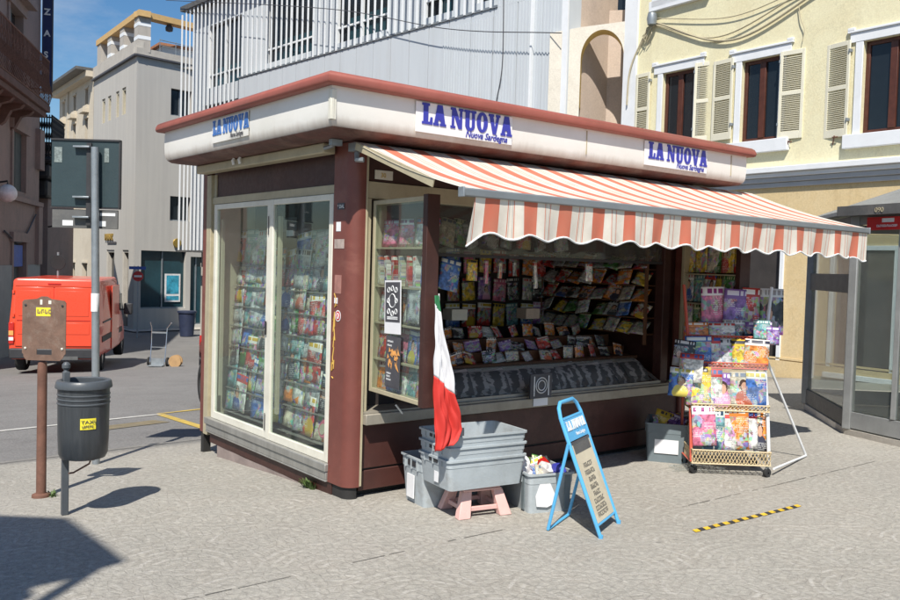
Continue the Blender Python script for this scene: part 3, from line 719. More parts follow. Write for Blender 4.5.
# body: back, right side, ceiling, floor (dark inside)
MB().boxc(.55, 3.60, 2.42, 2.46, -.5, 2.474).build('back_wall', MAT['kiosk_brown'], K)
MB().boxc(3.62, 3.70, .125, 2.46, -.05, 2.474).build('right_wall', MAT['kiosk_brown'], K)
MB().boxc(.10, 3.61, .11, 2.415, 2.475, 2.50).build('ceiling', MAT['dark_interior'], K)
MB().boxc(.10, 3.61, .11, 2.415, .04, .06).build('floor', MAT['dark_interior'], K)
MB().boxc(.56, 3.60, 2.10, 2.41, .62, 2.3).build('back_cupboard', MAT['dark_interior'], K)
MB().boxc(.56, 3.55, .43, .50, .612, .80).boxc(.56, 3.55, .42, 1.1, .80, .825).build('inner_ledge', MAT['wood_ledge'], K, bevel=.004)
MB().boxc(.56, 3.55, .60, .64, .826, .90).boxc(.56, 3.55, .80, .84, .826, 1.0).build('ledge_step', MAT['wood_ledge'], K)
# newspaper case: sloping pane over the counter
cs = MB().beam((.62, .01, .625), (3.38, .01, .625), .02, .025).beam((.62, .33, .80), (3.38, .33, .80), .02, .025).beam((3.36, .01, .63), (3.36, .33, .80), .02, .02).beam((.64, .01, .63), (.64, .33, .80), .02, .02).build('paper_case', MAT['aluminium'], K)
mb = MB(); mb.face([(.64, .012, .645), (3.36, .012, .645), (3.36, .33, .822), (.64, .33, .822)]); mb.build('case_glass', FILM, cs)
# ---- the two swung-out glazed display doors
def swing_door(h, o, z0, z1, shelves, back=.13, pane=True):
    """front plane from hinge h to outer edge o; the box lies on the +x side"""
    H, O = Vector((*h, 0)), Vector((*o, 0)); d = (O - H); L = d.length; a = math.atan2(d.y, d.x)
    Mx = TR(h[0], h[1], 0, a)                 # local x along the door, local +y = away from the reader (+x world)
    t = .035
    mb = MB().boxc(0, t, 0, back, z0, z1, Mx).boxc(t, L - t, 0, back, z0, z0 + .03, Mx).boxc(t, L - t, 0, back, z1 - .03, z1, Mx)
    fr = mb.build('display_door', MAT['beige_metal'], K, bevel=.003)
    MB().boxc(L - t + .001, L + .02, -.004, back - .012, z0 - .01, z1 + .01, Mx).build('door_edge', MAT['kiosk_brown'], fr, bevel=.003)
    MB().boxc(t, L - t, back - .012, back - .002, z0 + .03, z1 - .03, Mx).build('door_back', MAT['kiosk_brown'], fr)
    for z in shelves: MB().boxc(t, L - t, .012, back - .013, z - .012, z, Mx).build('door_shelf', MAT['beige_metal'], fr)
    if pane: MB().boxc(t - .002, L - t + .002, .003, .007, z0 + .028, z1 - .028, Mx).build('door_pane', GLASS, fr)
    return Mx, L, fr
D1, L1, f1 = swing_door((.15, -.02), (.075, -.74), .76, 2.08, [1.00, 1.25, 1.50, 1.76], back=.10)
D2, L2, f2 = swing_door((3.60, -.02), (3.50, -.70), .82, 2.08, [1.10, 1.37, 1.64], pane=False)
MB().tube([D1 @ Vector((.4, -.002, .72)), D1 @ Vector((.4, .05, .66))], .006, 5).build('door_stay', MAT['galvanised'], f1)

# ---- awning (part of the kiosk), cloth with folds, scalloped valance, bar and arms
AW = MB().boxc(-.05, 4.50, -.10, .0, 2.40, 2.455).build('awning', MAT['grey_bar'], K)
bm = bmesh.new(); NX, NY = 120, 14; xa0, xa1 = -.08, 4.545; G = []
for j in range(NY + 1):
    t = j / NY; row = []
    for i in range(NX + 1):
        x = xa0 + (xa1 - xa0) * i / NX; y = -.115 - t * 1.165; z = 2.452 - t * .362 - .030 * math.sin(math.pi * t) * (1 + .25 * math.sin(x * 2.1))
        row.append(bm.verts.new((x, y, z)))
    G.append(row)
for j in range(NY):
    for i in range(NX):
        f = bm.faces.new((G[j][i], G[j][i + 1], G[j + 1][i + 1], G[j + 1][i])); f.smooth = True
me = bpy.data.meshes.new('canopy_cloth'); bm.to_mesh(me); bm.free(); me.materials.append(AWN)
o = bpy.data.objects.new('canopy_cloth', me); col.objects.link(o); o.parent = AW
MB().boxc(xa0 - .005, xa1 + .005, -1.31, -1.268, 2.040, 2.088).build('front_bar', MAT['grey_bar'], AW, bevel=.008)
MB().boxc(xa0 - .015, xa0 - .003, -1.315, -1.262, 2.035, 2.093).build('bar_cap', MAT['galvanised'], AW, bevel=.004)
MB().boxc(xa1 + .003, xa1 + .015, -1.315, -1.262, 2.035, 2.093).build('bar_cap', MAT['galvanised'], AW, bevel=.004)
bm = bmesh.new(); n = 0; NX = 300; NZ = 6; G = []
x0v = xa0 + .09
for j in range(NZ + 1):
    t = j / NZ; row = []
    for i in range(NX + 1):
        x = x0v + (xa1 - x0v) * i / NX
        ph = ((x - (.446 - .055)) / .30) % 1.0            # 0 at the left edge of a red band
        sc_ = .035 * (0.5 - .5 * math.cos(2 * math.pi * ((ph - .185) % 1)))
        L = .200 + sc_ + (.02 if x > xa1 - .25 else 0)
        if x < x0v + .10: L += .0
        fold = .012 * math.sin(x * 9 + 1.3 * math.sin(x * 3)) * t + .008 * math.sin(x * 31) * t
        lean = .05 * t * max(0, 1 - (x - x0v) / .12)
        row.append(bm.verts.new((x - lean, -1.292 + fold + .01 * t, 2.045 - t * L - (.05 * t * max(0, 1 - (x - x0v) / .10)))))
    G.append(row)
for j in range(NZ):
    for i in range(NX):
        f = bm.faces.new((G[j][i], G[j][i + 1], G[j + 1][i + 1], G[j + 1][i])); f.smooth = True
me = bpy.data.meshes.new('valance'); bm.to_mesh(me); me.materials.append(AWN)
o = bpy.data.objects.new('valance', me); col.objects.link(o); o.parent = AW
mb = MB()
mb.tube([Vector(me.vertices[i].co) + Vector((0, -.002, 0)) for i in range((NX + 1) * NZ, (NX + 1) * (NZ + 1), 2)], .0065, 5)
mb.build('valance_piping', MAT['ink_white'], AW); bm.free()
# the valance end that hangs folded at the left corner
# folding arms and the side trim under the cloth
for xs in (.10, 2.2, 4.30):
    mb = MB().beam((xs, -.10, 2.38), (xs + (.42 if xs < 3 else -.42), -.62, 2.22), .05, .035).beam((xs + (.42 if xs < 3 else -.42), -.62, 2.22), (xs + .06, -1.27, 2.06), .045, .03)
    mb.lathe([(.001, -.03), (.035, -.03), (.035, .03), (.001, .03)], (xs + (.42 if xs < 3 else -.42), -.62, 2.22), 12)
    mb.build('folding_arm', MAT['grey_bar'], AW, bevel=.004)
MB().beam((-.07, -.13, 2.425), (-.07, -1.00, 2.13), .008, .05).build('side_strip', MAT['beige_metal'], AW)
MB().tube([(-.06, -.13, 2.38), (-.08, -.16, 2.33), (-.05, -.2, 2.33)], .018, 6).build('crank_eye', MAT['galvanised'], AW)
# lettered card clipped on the counter edge
cd = thing('framed_card', (1.65, -.06, .6), 'small black framed card with a round white design clipped to the counter edge', 'card')
MB().boxc(1.64, 1.88, -.085, -.066, .60, .80, None).build('card_frame', MAT['ink_dark'], cd, bevel=.004)
mb = MB(); c0 = Vector((1.76, -.089, .705))
for rr in (.062, .04): mb.tube([c0 + Vector((rr * math.cos(a), 0, rr * math.sin(a))) for a in [2 * math.pi * k / 24 for k in range(25)]], .005, 4)
mb.boxc(1.675, 1.685, -.088, -.0855, .62, .78).boxc(1.835, 1.845, -.088, -.0855, .62, .78)
mb.build('card_design', MAT['ink_white'], cd)
MB().boxc(1.70, 1.86, -.062, -.0565, .535, .60).build('card_tab', MAT['poster_white'], cd)

# ================================================================ PRINTED MATTER AND STOCK
ORD = ['first', 'second', 'third', 'fourth', 'fifth', 'sixth', 'seventh', 'eighth', 'ninth', 'tenth', 'eleventh', 'twelfth', 'thirteenth', 'fourteenth', 'fifteenth', 'sixteenth', 'seventeenth', 'eighteenth', 'nineteenth', 'twentieth']
def mag_mesh(name, w, h, t, bend):
    bm = bmesh.new(); nx, nz = 5, 6; F_, B_ = [], []
    for j in range(nz + 1):
        f, b = [], []
        for i in range(nx + 1):
            x = -w / 2 + w * i / nx; z = h * j / nz
            y = bend * math.sin(math.pi * .5 * (j / nz)) ** 2 * .5 + bend * (i / nx) ** 2
            f.append(bm.verts.new((x, y - t / 2, z))); b.append(bm.verts.new((x, y + t / 2, z)))
        F_.append(f); B_.append(b)
    for j in range(nz):
        for i in range(nx):
            bm.faces.new((F_[j][i], F_[j][i + 1], F_[j + 1][i + 1], F_[j + 1][i])).smooth = True
            bm.faces.new((B_[j][i + 1], B_[j][i], B_[j + 1][i], B_[j + 1][i + 1])).smooth = True
    for j in range(nz):
        bm.faces.new((F_[j + 1][0], B_[j + 1][0], B_[j][0], F_[j][0])); bm.faces.new((F_[j][nx], B_[j][nx], B_[j + 1][nx], F_[j + 1][nx]))
    for i in range(nx):
        bm.faces.new((F_[0][i + 1], F_[0][i], B_[0][i], B_[0][i + 1])); bm.faces.new((F_[nz][i], F_[nz][i + 1], B_[nz][i + 1], B_[nz][i]))
    bmesh.ops.recalc_face_normals(bm, faces=bm.faces)
    me = bpy.data.meshes.new(name); bm.to_mesh(me); bm.free(); me.materials.append(COVERS['grey']); return me
MAGS = [mag_mesh('magazine', .205, .275, .005, .018), mag_mesh('magazine', .21, .28, .004, -.014), mag_mesh('magazine', .19, .265, .007, .006)]
BOOK = mag_mesh('book', .14, .21, .018, 0); PACK = mag_mesh('packet', .16, .22, .014, .012); SPINE = mag_mesh('book', .035, .20, .12, 0)
count = {}
def mag(Mx, word, label, group, name='magazine', mesh=None, cat=None, s=(1, 1, 1)):
    o = bpy.data.objects.new(name, mesh or random.choice(MAGS)); col.objects.link(o)
    o.material_slots[0].link = 'OBJECT'; o.material_slots[0].material = COVERS[word]
    o.matrix_world = Mx @ Matrix.Diagonal((*s, 1))
    return tag(o, label, cat or name, group)
J = random.uniform
def lab(word, rest): return (word + ' ' + rest)
# behind the two glass doors: eight tilted rows, six fronts in each door
for di, (ya, yb, dn) in enumerate(((2.31, 1.28, 'left'), (1.20, .27, 'right'))):
    for ri, (z, x) in enumerate(rows):
        nn = 6
        if ri == 0 and di == 0: nn = 3
        for k in range(nn):
            y = ya + (yb - ya) * (k + .5) / 6 + J(-.02, .02)
            if ri == 0 and di == 0: y += .08
            wd = random.choice(MUTED)
            if ri >= 5 and di == 1: wd = random.choice(MUTED + BRIGHT)
            mag(TR(x + J(-.01, .0) + k * .003, y, z + .002 + J(0, .025), R(-90 + J(-4, 4)), R(-J(5, 11)), R(J(-9, 5))), wd,
                lab(wd, '%s magazine from the left in the %s row down behind the %s glass door' % (ORD[k], ORD[ri], dn)), 'magazines racked behind the %s glass door' % dn, s=(J(1.05, 1.22), 1, J(1.05, 1.16)))
mag(TR(.30, .62, 1.86, R(-90), R(-12)), 'white', 'white magazine standing alone above the rows behind the right glass door', 'magazines racked behind the right glass door', s=(.9, 1, .6))
t = thing('price_card', (.5, 1.62, 1.93), 'black hanging card with a white tag high behind the left glass door', 'card')
MB().boxc(.37, .375, 1.50, 1.88, 1.90, 2.02).build('card_back', MAT['ink_dark'], t); MB().boxc(.36, .368, 1.54, 1.66, 1.86, 1.91).build('card_tag', MAT['ink_white'], t)
dl = MB().lathe([(.001, 0), (.07, 0), (.072, .02), (.06, .03), (.001, .03)], (0, 0, 0), 20, Mx=TR(.075, .42, .42, 0, 0, R(-80))).build('toy_case', MAT['toy_pink'], None)
tag(dl, 'round pink and cream toy case leaning low behind the right glass door', 'toy'); MB().lathe([(.001, 0.031), (.04, .031), (.04, .036), (.001, .036)], (0, 0, 0), 16, Mx=TR(.075, .42, .42, 0, 0, R(-80))).build('case_centre', MAT['rack_cream'], dl)

# stock in the near swung-out door
def indoor(Mx, L, z, n, words, label_row, mesh=None, name='magazine', s=(1, 1, 1), tilt=(4, 10), depth=.05, roll=8, door='near'):
    for k in range(n):
        x = .035 + (L - .07) * (k + .5) / n; wd = words[k % len(words)]
        m2 = Mx @ TR(x, depth + k * .002, z, 0, R(-J(*tilt)), R(J(-roll, roll)))
        mag(m2, wd, lab(wd, '%s %s from the left on the %s shelf of the %s display door' % (name, ['number'][0] if 0 else ORD[k], label_row, door)).replace('%s %s' % (name, ORD[k]), '%s %s' % (ORD[k], name)), '%ss in the %s display door' % (name, door), name=name, mesh=mesh, s=s)
indoor(D1, L1, 1.762, 3, ['pink', 'pink', 'white'], 'top', PACK, 'packet', (1.0, 3, .85), (0, 2), .06, 1)
indoor(D1, L1, 1.502, 7, ['cream', 'white', 'red', 'cream', 'red', 'white', 'blue'], 'second', SPINE, 'book', (1.2, .7, 1), (0, 3), .06, 9)
indoor(D1, L1, 1.252, 6, ['white', 'pink', 'orange', 'white', 'grey', 'black'], 'third', BOOK, 'book', (.75, 1, 1), (3, 9), .05, 7)
indoor(D1, L1, 1.002, 5, ['red', 'teal', 'pink', 'blue', 'blue'], 'fourth', BOOK, 'book', (.95, 1, 1.03), (3, 9), .05, 6)
indoor(D1, L1, .772, 5, ['orange', 'blue', 'white', 'teal', 'cream'], 'bottom', BOOK, 'book', (.95, 1, .98), (3, 9), .05, 6)
indoor(D2, L2, 1.652, 6, ['yellow', 'yellow', 'cream', 'green', 'yellow', 'yellow'], 'top', None, 'magazine', (.75, 1, 1.05), (3, 8), .06, 3, 'far')
indoor(D2, L2, 1.382, 6, ['white', 'teal', 'white', 'yellow', 'green'], 'second', None, 'magazine', (.72, 1, .95), (3, 8), .04, 5, 'far')
indoor(D2, L2, 1.112, 6, ['white', 'green', 'white', 'red', 'white'], 'third', None, 'magazine', (.72, 1, .95), (3, 8), .04, 5, 'far')
indoor(D2, L2, .852, 6, ['yellow', 'violet', 'white', 'yellow', 'violet'], 'bottom', None, 'magazine', (.72, 1, .92), (3, 8), .04, 5, 'far')
# posters taped on the near door
def poster(nm, label, x, z, w_, h_, cols, off=-.004, tilt=0):
    Mx = D1 @ TR(x, off, z, 0, 0, R(tilt))
    o = MB().boxc(-w_ / 2, w_ / 2, -.002, 0, 0, h_, Mx).build(nm, MAT[cols[0]]); tag(o, label, 'poster', 'posters taped on the open display door')
    MB().boxc(-w_ / 2 + .012, w_ / 2 - .012, -.0035, -.0022, h_ * (.22 if cols[0] == 'poster_white' else .03), h_ - .012, Mx).build('print_area', MAT['ink_dark'], o)
    mb = MB()
    if cols[1] == 'ring':
        for (cx, cz, rr) in [(0, .62, .045), (-.05, .82, .016), (0, .85, .016), (.05, .82, .016), (-.055, .62, .014), (.055, .62, .014), (-.05, .42, .016), (0, .38, .016), (.05, .42, .016)]:
            mb.tube([Mx @ Vector((cx + rr * math.cos(a), -.005, h_ * cz + rr * math.sin(a))) for a in [2 * math.pi * k / 14 for k in range(15)]], .0035, 4)
        for zz in (.30, .27): mb.boxc(-w_ * .32, w_ * .32, -.0048, -.0038, h_ * zz, h_ * zz + .008, Mx)
        mb.build('poster_design', MAT['ink_white'], o)
    else:
        for i in range(26):
            a, b = J(-.36, .36) * w_, J(.36, .74) * h_
            mb.prism([(a, b), (a + J(.01, .04), b + J(-.02, .02)), (a + J(0, .03), b + J(.02, .05))], .001, Mx @ TR(0, -.0052 - i * .0001, 0))
        mb.build('poster_design', MAT['lamp_amber'], o)
        m2 = MB()
        for zz in (.88, .80, .26, .20, .14): scrawl(random.randint(6, 9), .011, Mx @ TR(-w_ * .38, -.0042, h_ * zz), MAT['ink_white'], o, 'poster_text')
poster('poster', 'white edged black poster with pale ring of icons on the display door glass', .335, 1.185, .225, .355, ('poster_white', 'ring'), tilt=-2)
poster('poster', 'dark poster with an orange picture hanging below the white edged one', .345, .825, .20, .345, ('ink_dark', 'orange'), tilt=1)
mag(D1 @ TR(.56, .02, 1.27, 0, R(-4)), 'grey', 'grey photo magazine behind the glass right of the white edged poster', 'books in the near display door', s=(.9, 1, .85))

# inside right wall: five slanted shelves
mb = MB()
for r_ in range(5):
    z = 1.05 + r_ * .155; mb.boxc(3.40, 3.60, .22, 1.62, z - .01, z)
mb.boxc(3.38, 3.40, .20, .23, .95, 1.85).boxc(3.38, 3.40, 1.62, 1.65, .95, 1.85); mb.build('side_shelf', MAT['wood_ledge'], K)
for r_ in range(5):
    for k in range(8):
        wd = random.choice(['orange', 'white', 'yellow', 'blue', 'cream', 'green', 'grey', 'red'])
        mag(TR(3.39 - .02 + J(-.02, .02), 1.55 - k * .178 + J(-.02, .02), 1.055 + r_ * .155, R(-90 + J(-6, 6)), R(-J(25, 50)), R(J(-12, 12))), wd,
            lab(wd, '%s magazine from the left on the %s shelf up inside the right wall' % (ORD[k], ORD[r_])), 'magazines on the shelves inside the right wall', s=(.86, 1, .62))
# hanging packets at the back and along the front rail
hang = [(1.15, 'grey'), (1.42, 'teal'), (1.70, 'black'), (1.95, 'grey'), (2.18, 'blue'), (2.38, 'red'), (2.58, 'yellow'), (2.78, 'red'), (2.98, 'violet'), (3.18, 'teal'), (3.35, 'white')]
for r_ in range(3):
    for k, (x, wd) in enumerate(hang):
        if x < 2.1: continue
        wd = random.choice(BRIGHT + ['teal', 'black', 'red', 'red'])
        mag(TR(x, 1.62, 1.05 + r_ * .26 + J(-.02, .02), R(J(-8, 8)), 0, R(J(-5, 5))), wd, lab(wd, '%s packet from the left in the %s row up hanging on the back panel' % (ORD[k], ORD[r_])), 'packets hanging on the back panel', name='packet', mesh=PACK, s=(1.05, 1, 1.05))
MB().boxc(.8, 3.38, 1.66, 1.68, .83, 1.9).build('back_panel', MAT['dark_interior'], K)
for k, (x, wd, w_, h_, tl) in enumerate([(.60, 'white', .25, .5, 0), (.78, 'orange', .5, .7, 0), (.93, 'blue', 1.2, 1.1, 10), (1.17, 'yellow', .7, .75, 2), (1.32, 'pink', .3, .85, 0), (1.46, 'cream', .3, .65, 4), (1.62, 'grey', .25, .55, 0), (1.86, 'white', .3, 1.0, -3), (2.5, 'white', .6, .7, 0)]):
    mag(TR(x, .12, 1.70 - .22 * h_, 0, 0, R(tl)), wd, lab(wd, '%s packet from the left hanging from the rail across the opening' % ORD[k]), 'packets hanging from the front rail', name='packet', mesh=PACK, s=(w_, 1, h_))
for k, (x, wd) in enumerate([(.62, 'grey'), (.79, 'black'), (.93, 'cream'), (1.08, 'green'), (1.22, 'grey'), (1.38, 'black'), (1.56, 'grey'), (1.75, 'red'), (1.95, 'black'), (2.2, 'grey')]):
    mag(TR(x, .16, 1.80, R(J(-15, 15)), 0, R(J(-20, 20))), wd, lab(wd, '%s bagged toy from the left hanging behind the dusty upper pane' % ORD[k]), 'bagged toys behind the upper pane', name='bagged_toy', mesh=PACK, cat='toy', s=(.95, 2, .95))
# stepped ledge stock: three rows
for r_, (yy, zz, n_) in enumerate([(.47, .83, 17), (.66, .905, 17), (.87, 1.005, 16)]):
    for k in range(n_):
        wd = random.choice(['orange', 'red', 'grey', 'orange', 'black', 'red', 'black', 'cream', 'violet', 'teal'])
        mag(TR(.70 + k * .163 + J(-.04, .04), yy + J(-.02, .02), zz, R(J(-22, 22)), R(-J(5, 40)), R(J(-12, 12))), wd, lab(wd, '%s comic from the left in the %s row of the ledge behind the counter' % (ORD[k], ['front', 'middle', 'back'][r_])), 'comics stepped on the ledge behind the counter', name='comic', s=(J(.6, .85), 1, J(.34, .48)))
for k, (x, wd) in enumerate([(1.72, 'cream'), (2.62, 'cream')]):
    o = MB().boxc(x - .09, x + .09, .94, 1.08, 1.16, 1.26).build('book_stack', MAT['cream_paint'] if k == 0 else MAT['beige_wall'], bevel=.004)
    tag(o, 'pale stack of paperbacks behind the comics, %s' % ('below the dark gap on the left' if k == 0 else 'below the red packets on the right'), 'book stack')
# newspapers slanting in the case
NEWS = []
def news_mesh():
    bm = bmesh.new(); n_ = 8; rr = []
    for j in range(n_ + 1):
        t = j / n_; y = .30 * t; z = .035 * math.sin(math.pi * t) + .16 * t; rr.append([bm.verts.new((-.14 + .06 * t * 2, y, z)), bm.verts.new((.14 + .06 * t * 2, y + .02, z + .012))])
    for a, b in zip(rr, rr[1:]): bm.faces.new((a[0], a[1], b[1], b[0])).smooth = True
    me = bpy.data.meshes.new('newspaper'); bm.to_mesh(me); bm.free(); me.materials.append(NEWSM); return me
def news_mat():
    m, n, b = nt('newsprint_reflections'); tc = n.nodes.new('ShaderNodeTexCoord'); oi = n.nodes.new('ShaderNodeObjectInfo')
    s = n.nodes.new('ShaderNodeSeparateXYZ'); lk(n, tc.outputs['Generated'], s.inputs[0])
    nn = noise(n, 4, 4, .6, tc.outputs['Generated']); 
    st = math_node(n, 'SINE', math_node(n, 'ADD', math_node(n, 'MULTIPLY', s.outputs[0], 19), math_node(n, 'ADD', math_node(n, 'MULTIPLY', s.outputs[1], -9), math_node(n, 'ADD', math_node(n, 'MULTIPLY', nn.outputs[0], 9), math_node(n, 'MULTIPLY', oi.outputs['Random'], 20)))))  # diagonal stripes: reflections on the case glass, painted into the paper colour
    c = mixc(n, ramp(n, st, .15, .6), (.10, .11, .112), (.36, .37, .36)); c = mixc(n, math_node(n, 'GREATER_THAN', s.outputs[1], .82), c, (.7, .7, .67))
    lk(n, c, b.inputs['Base Color']); b.inputs['Roughness'].default_value = .6; return m
NEWSM = news_mat(); nm_ = news_mesh()
for k in range(13):
    o = bpy.data.objects.new('newspaper', nm_); col.objects.link(o); o.location = (.80 + k * .195 + J(-.03, .03), .022, .628 + J(0, .006)); o.rotation_euler = (0, R(J(-3, 3)), R(J(-9, 9)))
    tag(o, '%s newspaper from the left fanned in the sloping case on the counter' % ORD[k], 'newspaper', 'newspapers fanned in the counter case')

# ================================================================ CRATES, STOOL, FLAG, BOARD
def crate_parts(root, L, W, H, mat, wall=.006, rim=.02, handle_fill=None, taper=.94):
    """open crate, local origin at the bottom centre"""
    bw = lambda z: taper + (1 - taper) * z / H
    mb = MB(); bm = mb.bm
    def ring(l, w_, z, r=.03):
        pts = []
        for cx, cy, a0 in ((l / 2 - r, w_ / 2 - r, 0), (-l / 2 + r, w_ / 2 - r, 90), (-l / 2 + r, -w_ / 2 + r, 180), (l / 2 - r, -w_ / 2 + r, 270)):
            for k in range(5): a = R(a0 + 22.5 * k); pts.append(bm.verts.new((cx + r * math.cos(a), cy + r * math.sin(a), z)))
        return pts
    prof = [(taper, 0), (taper + (1 - taper) * .78, H * .74), (taper + (1 - taper) * .78 + .012, H * .745), (1, H - .014)]
    rs_ = [ring(L * f, W * f, z) for f, z in prof] + [ring(L + rim, W + rim, H - .013), ring(L + rim, W + rim, H), ring(L - .012, W - .012, H), ring(L * taper - .014, W * taper - .014, .008)]
    for a, b in zip(rs_, rs_[1:]):
        for k in range(20): bm.faces.new((a[k], a[(k + 1) % 20], b[(k + 1) % 20], b[k]))
    bm.faces.new(rs_[0][::-1]); bm.faces.new(rs_[-1])
    M4 = world_of(root)
    bmesh.ops.transform(bm, matrix=M4, verts=bm.verts)
    body = mb.build('crate_body', mat, root)
    mb = MB()
    for sx in (-1, 1):
        for yy in (-.11, 0, .11):
            mb.boxc(sx * L / 2 * .985, sx * (L / 2 + .010), yy * W / .4 - .004, yy * W / .4 + .004, H * .74, H - .012, M4)
    mb.build('rim_rib', mat, root)
    mb = MB()
    for sx in (-1, 1): mb.boxc(sx * (L / 2 * .975), sx * (L / 2 + .0035), -.055, .055, H * .80, H * .91, M4)
    mb.build('hand_hole', MAT['plastic_dark'], root)
    return body
gcx, gcy, ga = .578, -.655, R(-7.5)
for k in range(3):
    root = thing('plastic_crate', (gcx, gcy, .205 + k * .083), ['bottom grey crate of the stack on the pink stool', 'middle grey crate nested in the stack on the pink stool', 'empty top grey crate of the stack, flag hanging into it'][k], 'crate', 'nested grey crates on the pink stool', ga)
    crate_parts(root, .60, .40, .20 if k < 2 else .19, MAT['crate_grey'], taper=.93)
    if k == 0:
        Mx = world_of(root)
        MB().boxc(-.292, -.2885, -.05, .0, .03, .10, Mx).build('torn_label', MAT['poster_white'], root)
    if k == 2:
        Mx = world_of(root); MB().boxc(-.04, .04, .178, .182, .03, .16, Mx).build('dark_label', MAT['ink_dark'], root)
# stool
root = thing('plastic_stool', (.60, -.665, 0), 'pale pink plastic step stool with cut-out legs carrying the grey crates', 'stool', rz=R(-12))
Mx = world_of(root)
MB().boxc(-.135, .135, -.11, .11, .178, .200, Mx).boxc(-.142, .142, -.117, .117, .165, .18, Mx).build('seat', MAT['pink_plastic'], root, bevel=.006)
for sx in (-1, 1):
    for sy in (-1, 1):
        mb = MB(); a = Mx @ Vector((sx * .115, sy * .09, .17)); b = Mx @ Vector((sx * .155, sy * .135, 0))
        d = (b - a)
        bm = mb.bm; T = []; 
        for p, s_ in ((a, .035), (b, .045)):
            T.append([bm.verts.new(p + Mx.to_3x3() @ Vector((q[0] * s_, q[1] * s_ * .7, 0))) for q in ((-1, -1), (1, -1), (1, 1), (-1, 1))])
        bm.faces.new(T[0]); bm.faces.new(T[1][::-1])
        for i in range(4): bm.faces.new((T[0][i], T[1][i], T[1][(i + 1) % 4], T[0][(i + 1) % 4]))
        mb.build('leg', MAT['pink_plastic'], root, bevel=.006)
for sy in (-1, 1): MB().beam(Mx @ Vector((-.14, sy * .123, .055)), Mx @ Vector((.14, sy * .123, .055)), .02, .03).build('stretcher', MAT['pink_plastic'], root, bevel=.004)
for sx in (-1, 1): MB().beam(Mx @ Vector((sx * .142, -.11, .055)), Mx @ Vector((sx * .142, .11, .055)), .02, .03).build('stretcher', MAT['pink_plastic'], root, bevel=.004)
# narrow crate standing behind-left
root = thing('plastic_crate', (.62, -.33, 0), 'grey crate standing on the pavement behind and left of the stool', 'crate', 'grey crates on the pavement', R(-8))
crate_parts(root, .56, .32, .33, MAT['crate_grey'], taper=.90)
Mx = world_of(root); MB().boxc(-.279, -.272, -.03, .07, .04, .20, Mx).build('paper_label', MAT['poster_white'], root)
# right crate with toys and papers
root = thing('plastic_crate', (1.075, -.76, 0), 'grey crate heaped with toys and papers behind the blue board', 'crate', 'grey crates on the pavement', R(-16))
crate_parts(root, .34, .46, .27, MAT['crate_grey'], taper=.92); Mx = world_of(root)
mb = MB(); mb.prism([(-.11, .05), (-.03, .04), (.02, .06), (.03, .12), (-.01, .20), (-.09, .20), (-.12, .12)], .003, Mx @ TR(0, -.2305, 0)); mb.build('torn_label', MAT['poster_white'], root)
MB().boxc(-.173, -.167, -.16, -.12, .02, .25, Mx).build('side_rib', MAT['crate_dark'], root); MB().boxc(.10, .14, -.236, -.226, .02, .25, Mx).build('side_rib', MAT['crate_dark'], root)
for k, (nm, x, y, mtl, lb) in enumerate([('paper_sheet', -.12, -.05, 'poster_white', 'crumpled white sheet sticking out of the toy crate'), ('toy_block', .02, -.08, 'toy_white', 'white and lilac toy on top of the toy crate'), ('toy_block', .07, .04, 'lamp_red', 'red toy in the middle of the toy crate'), ('toy_block', -.02, .12, 'leaf', 'green toy at the back of the toy crate'), ('toy_block', .09, -.15, 'blue_ink', 'small blue toy at the front edge of the toy crate'), ('toy_block', .13, .13, 'plastic_dark', 'dark toy at the right rear of the toy crate')]):
    bm = bmesh.new()
    if nm == 'paper_sheet':
        bmesh.ops.create_grid(bm, x_segments=6, y_segments=6, size=.08)
        for v in bm.verts: v.co.z += J(-.012, .012)
        bmesh.ops.transform(bm, matrix=Mx @ TR(x, y, .31, .5, R(55), R(25)), verts=bm.verts)
    else:
        bmesh.ops.create_icosphere(bm, subdivisions=2, radius=.055)
        for v in bm.verts: v.co *= J(.75, 1.2)
        bmesh.ops.transform(bm, matrix=Mx @ TR(x, y, .27, J(0, 3), J(0, 1)) @ Matrix.Diagonal((1.2, .8, .8, 1)), verts=bm.verts)
    me = bpy.data.meshes.new(nm); bm.to_mesh(me); bm.free(); me.materials.append(MAT[mtl]); o = bpy.data.objects.new(nm, me); col.objects.link(o); tag(o, lb, 'paper' if nm[0] == 'p' else 'toy')
for k, (x, y, wd, a) in enumerate([(-.10, -.12, 'white', 30), (-.03, .02, 'violet', 10), (.04, -.02, 'blue', -25), (.0, -.17, 'cream', 5), (.1, .08, 'green', 15)]):
    mag(Mx @ TR(x, y, .13, R(a), R(-25), R(a)), wd, '%s comic poking out of the toy crate behind the blue board' % wd, 'comics in the toy crate', name='comic', s=(.75, 1, .7))
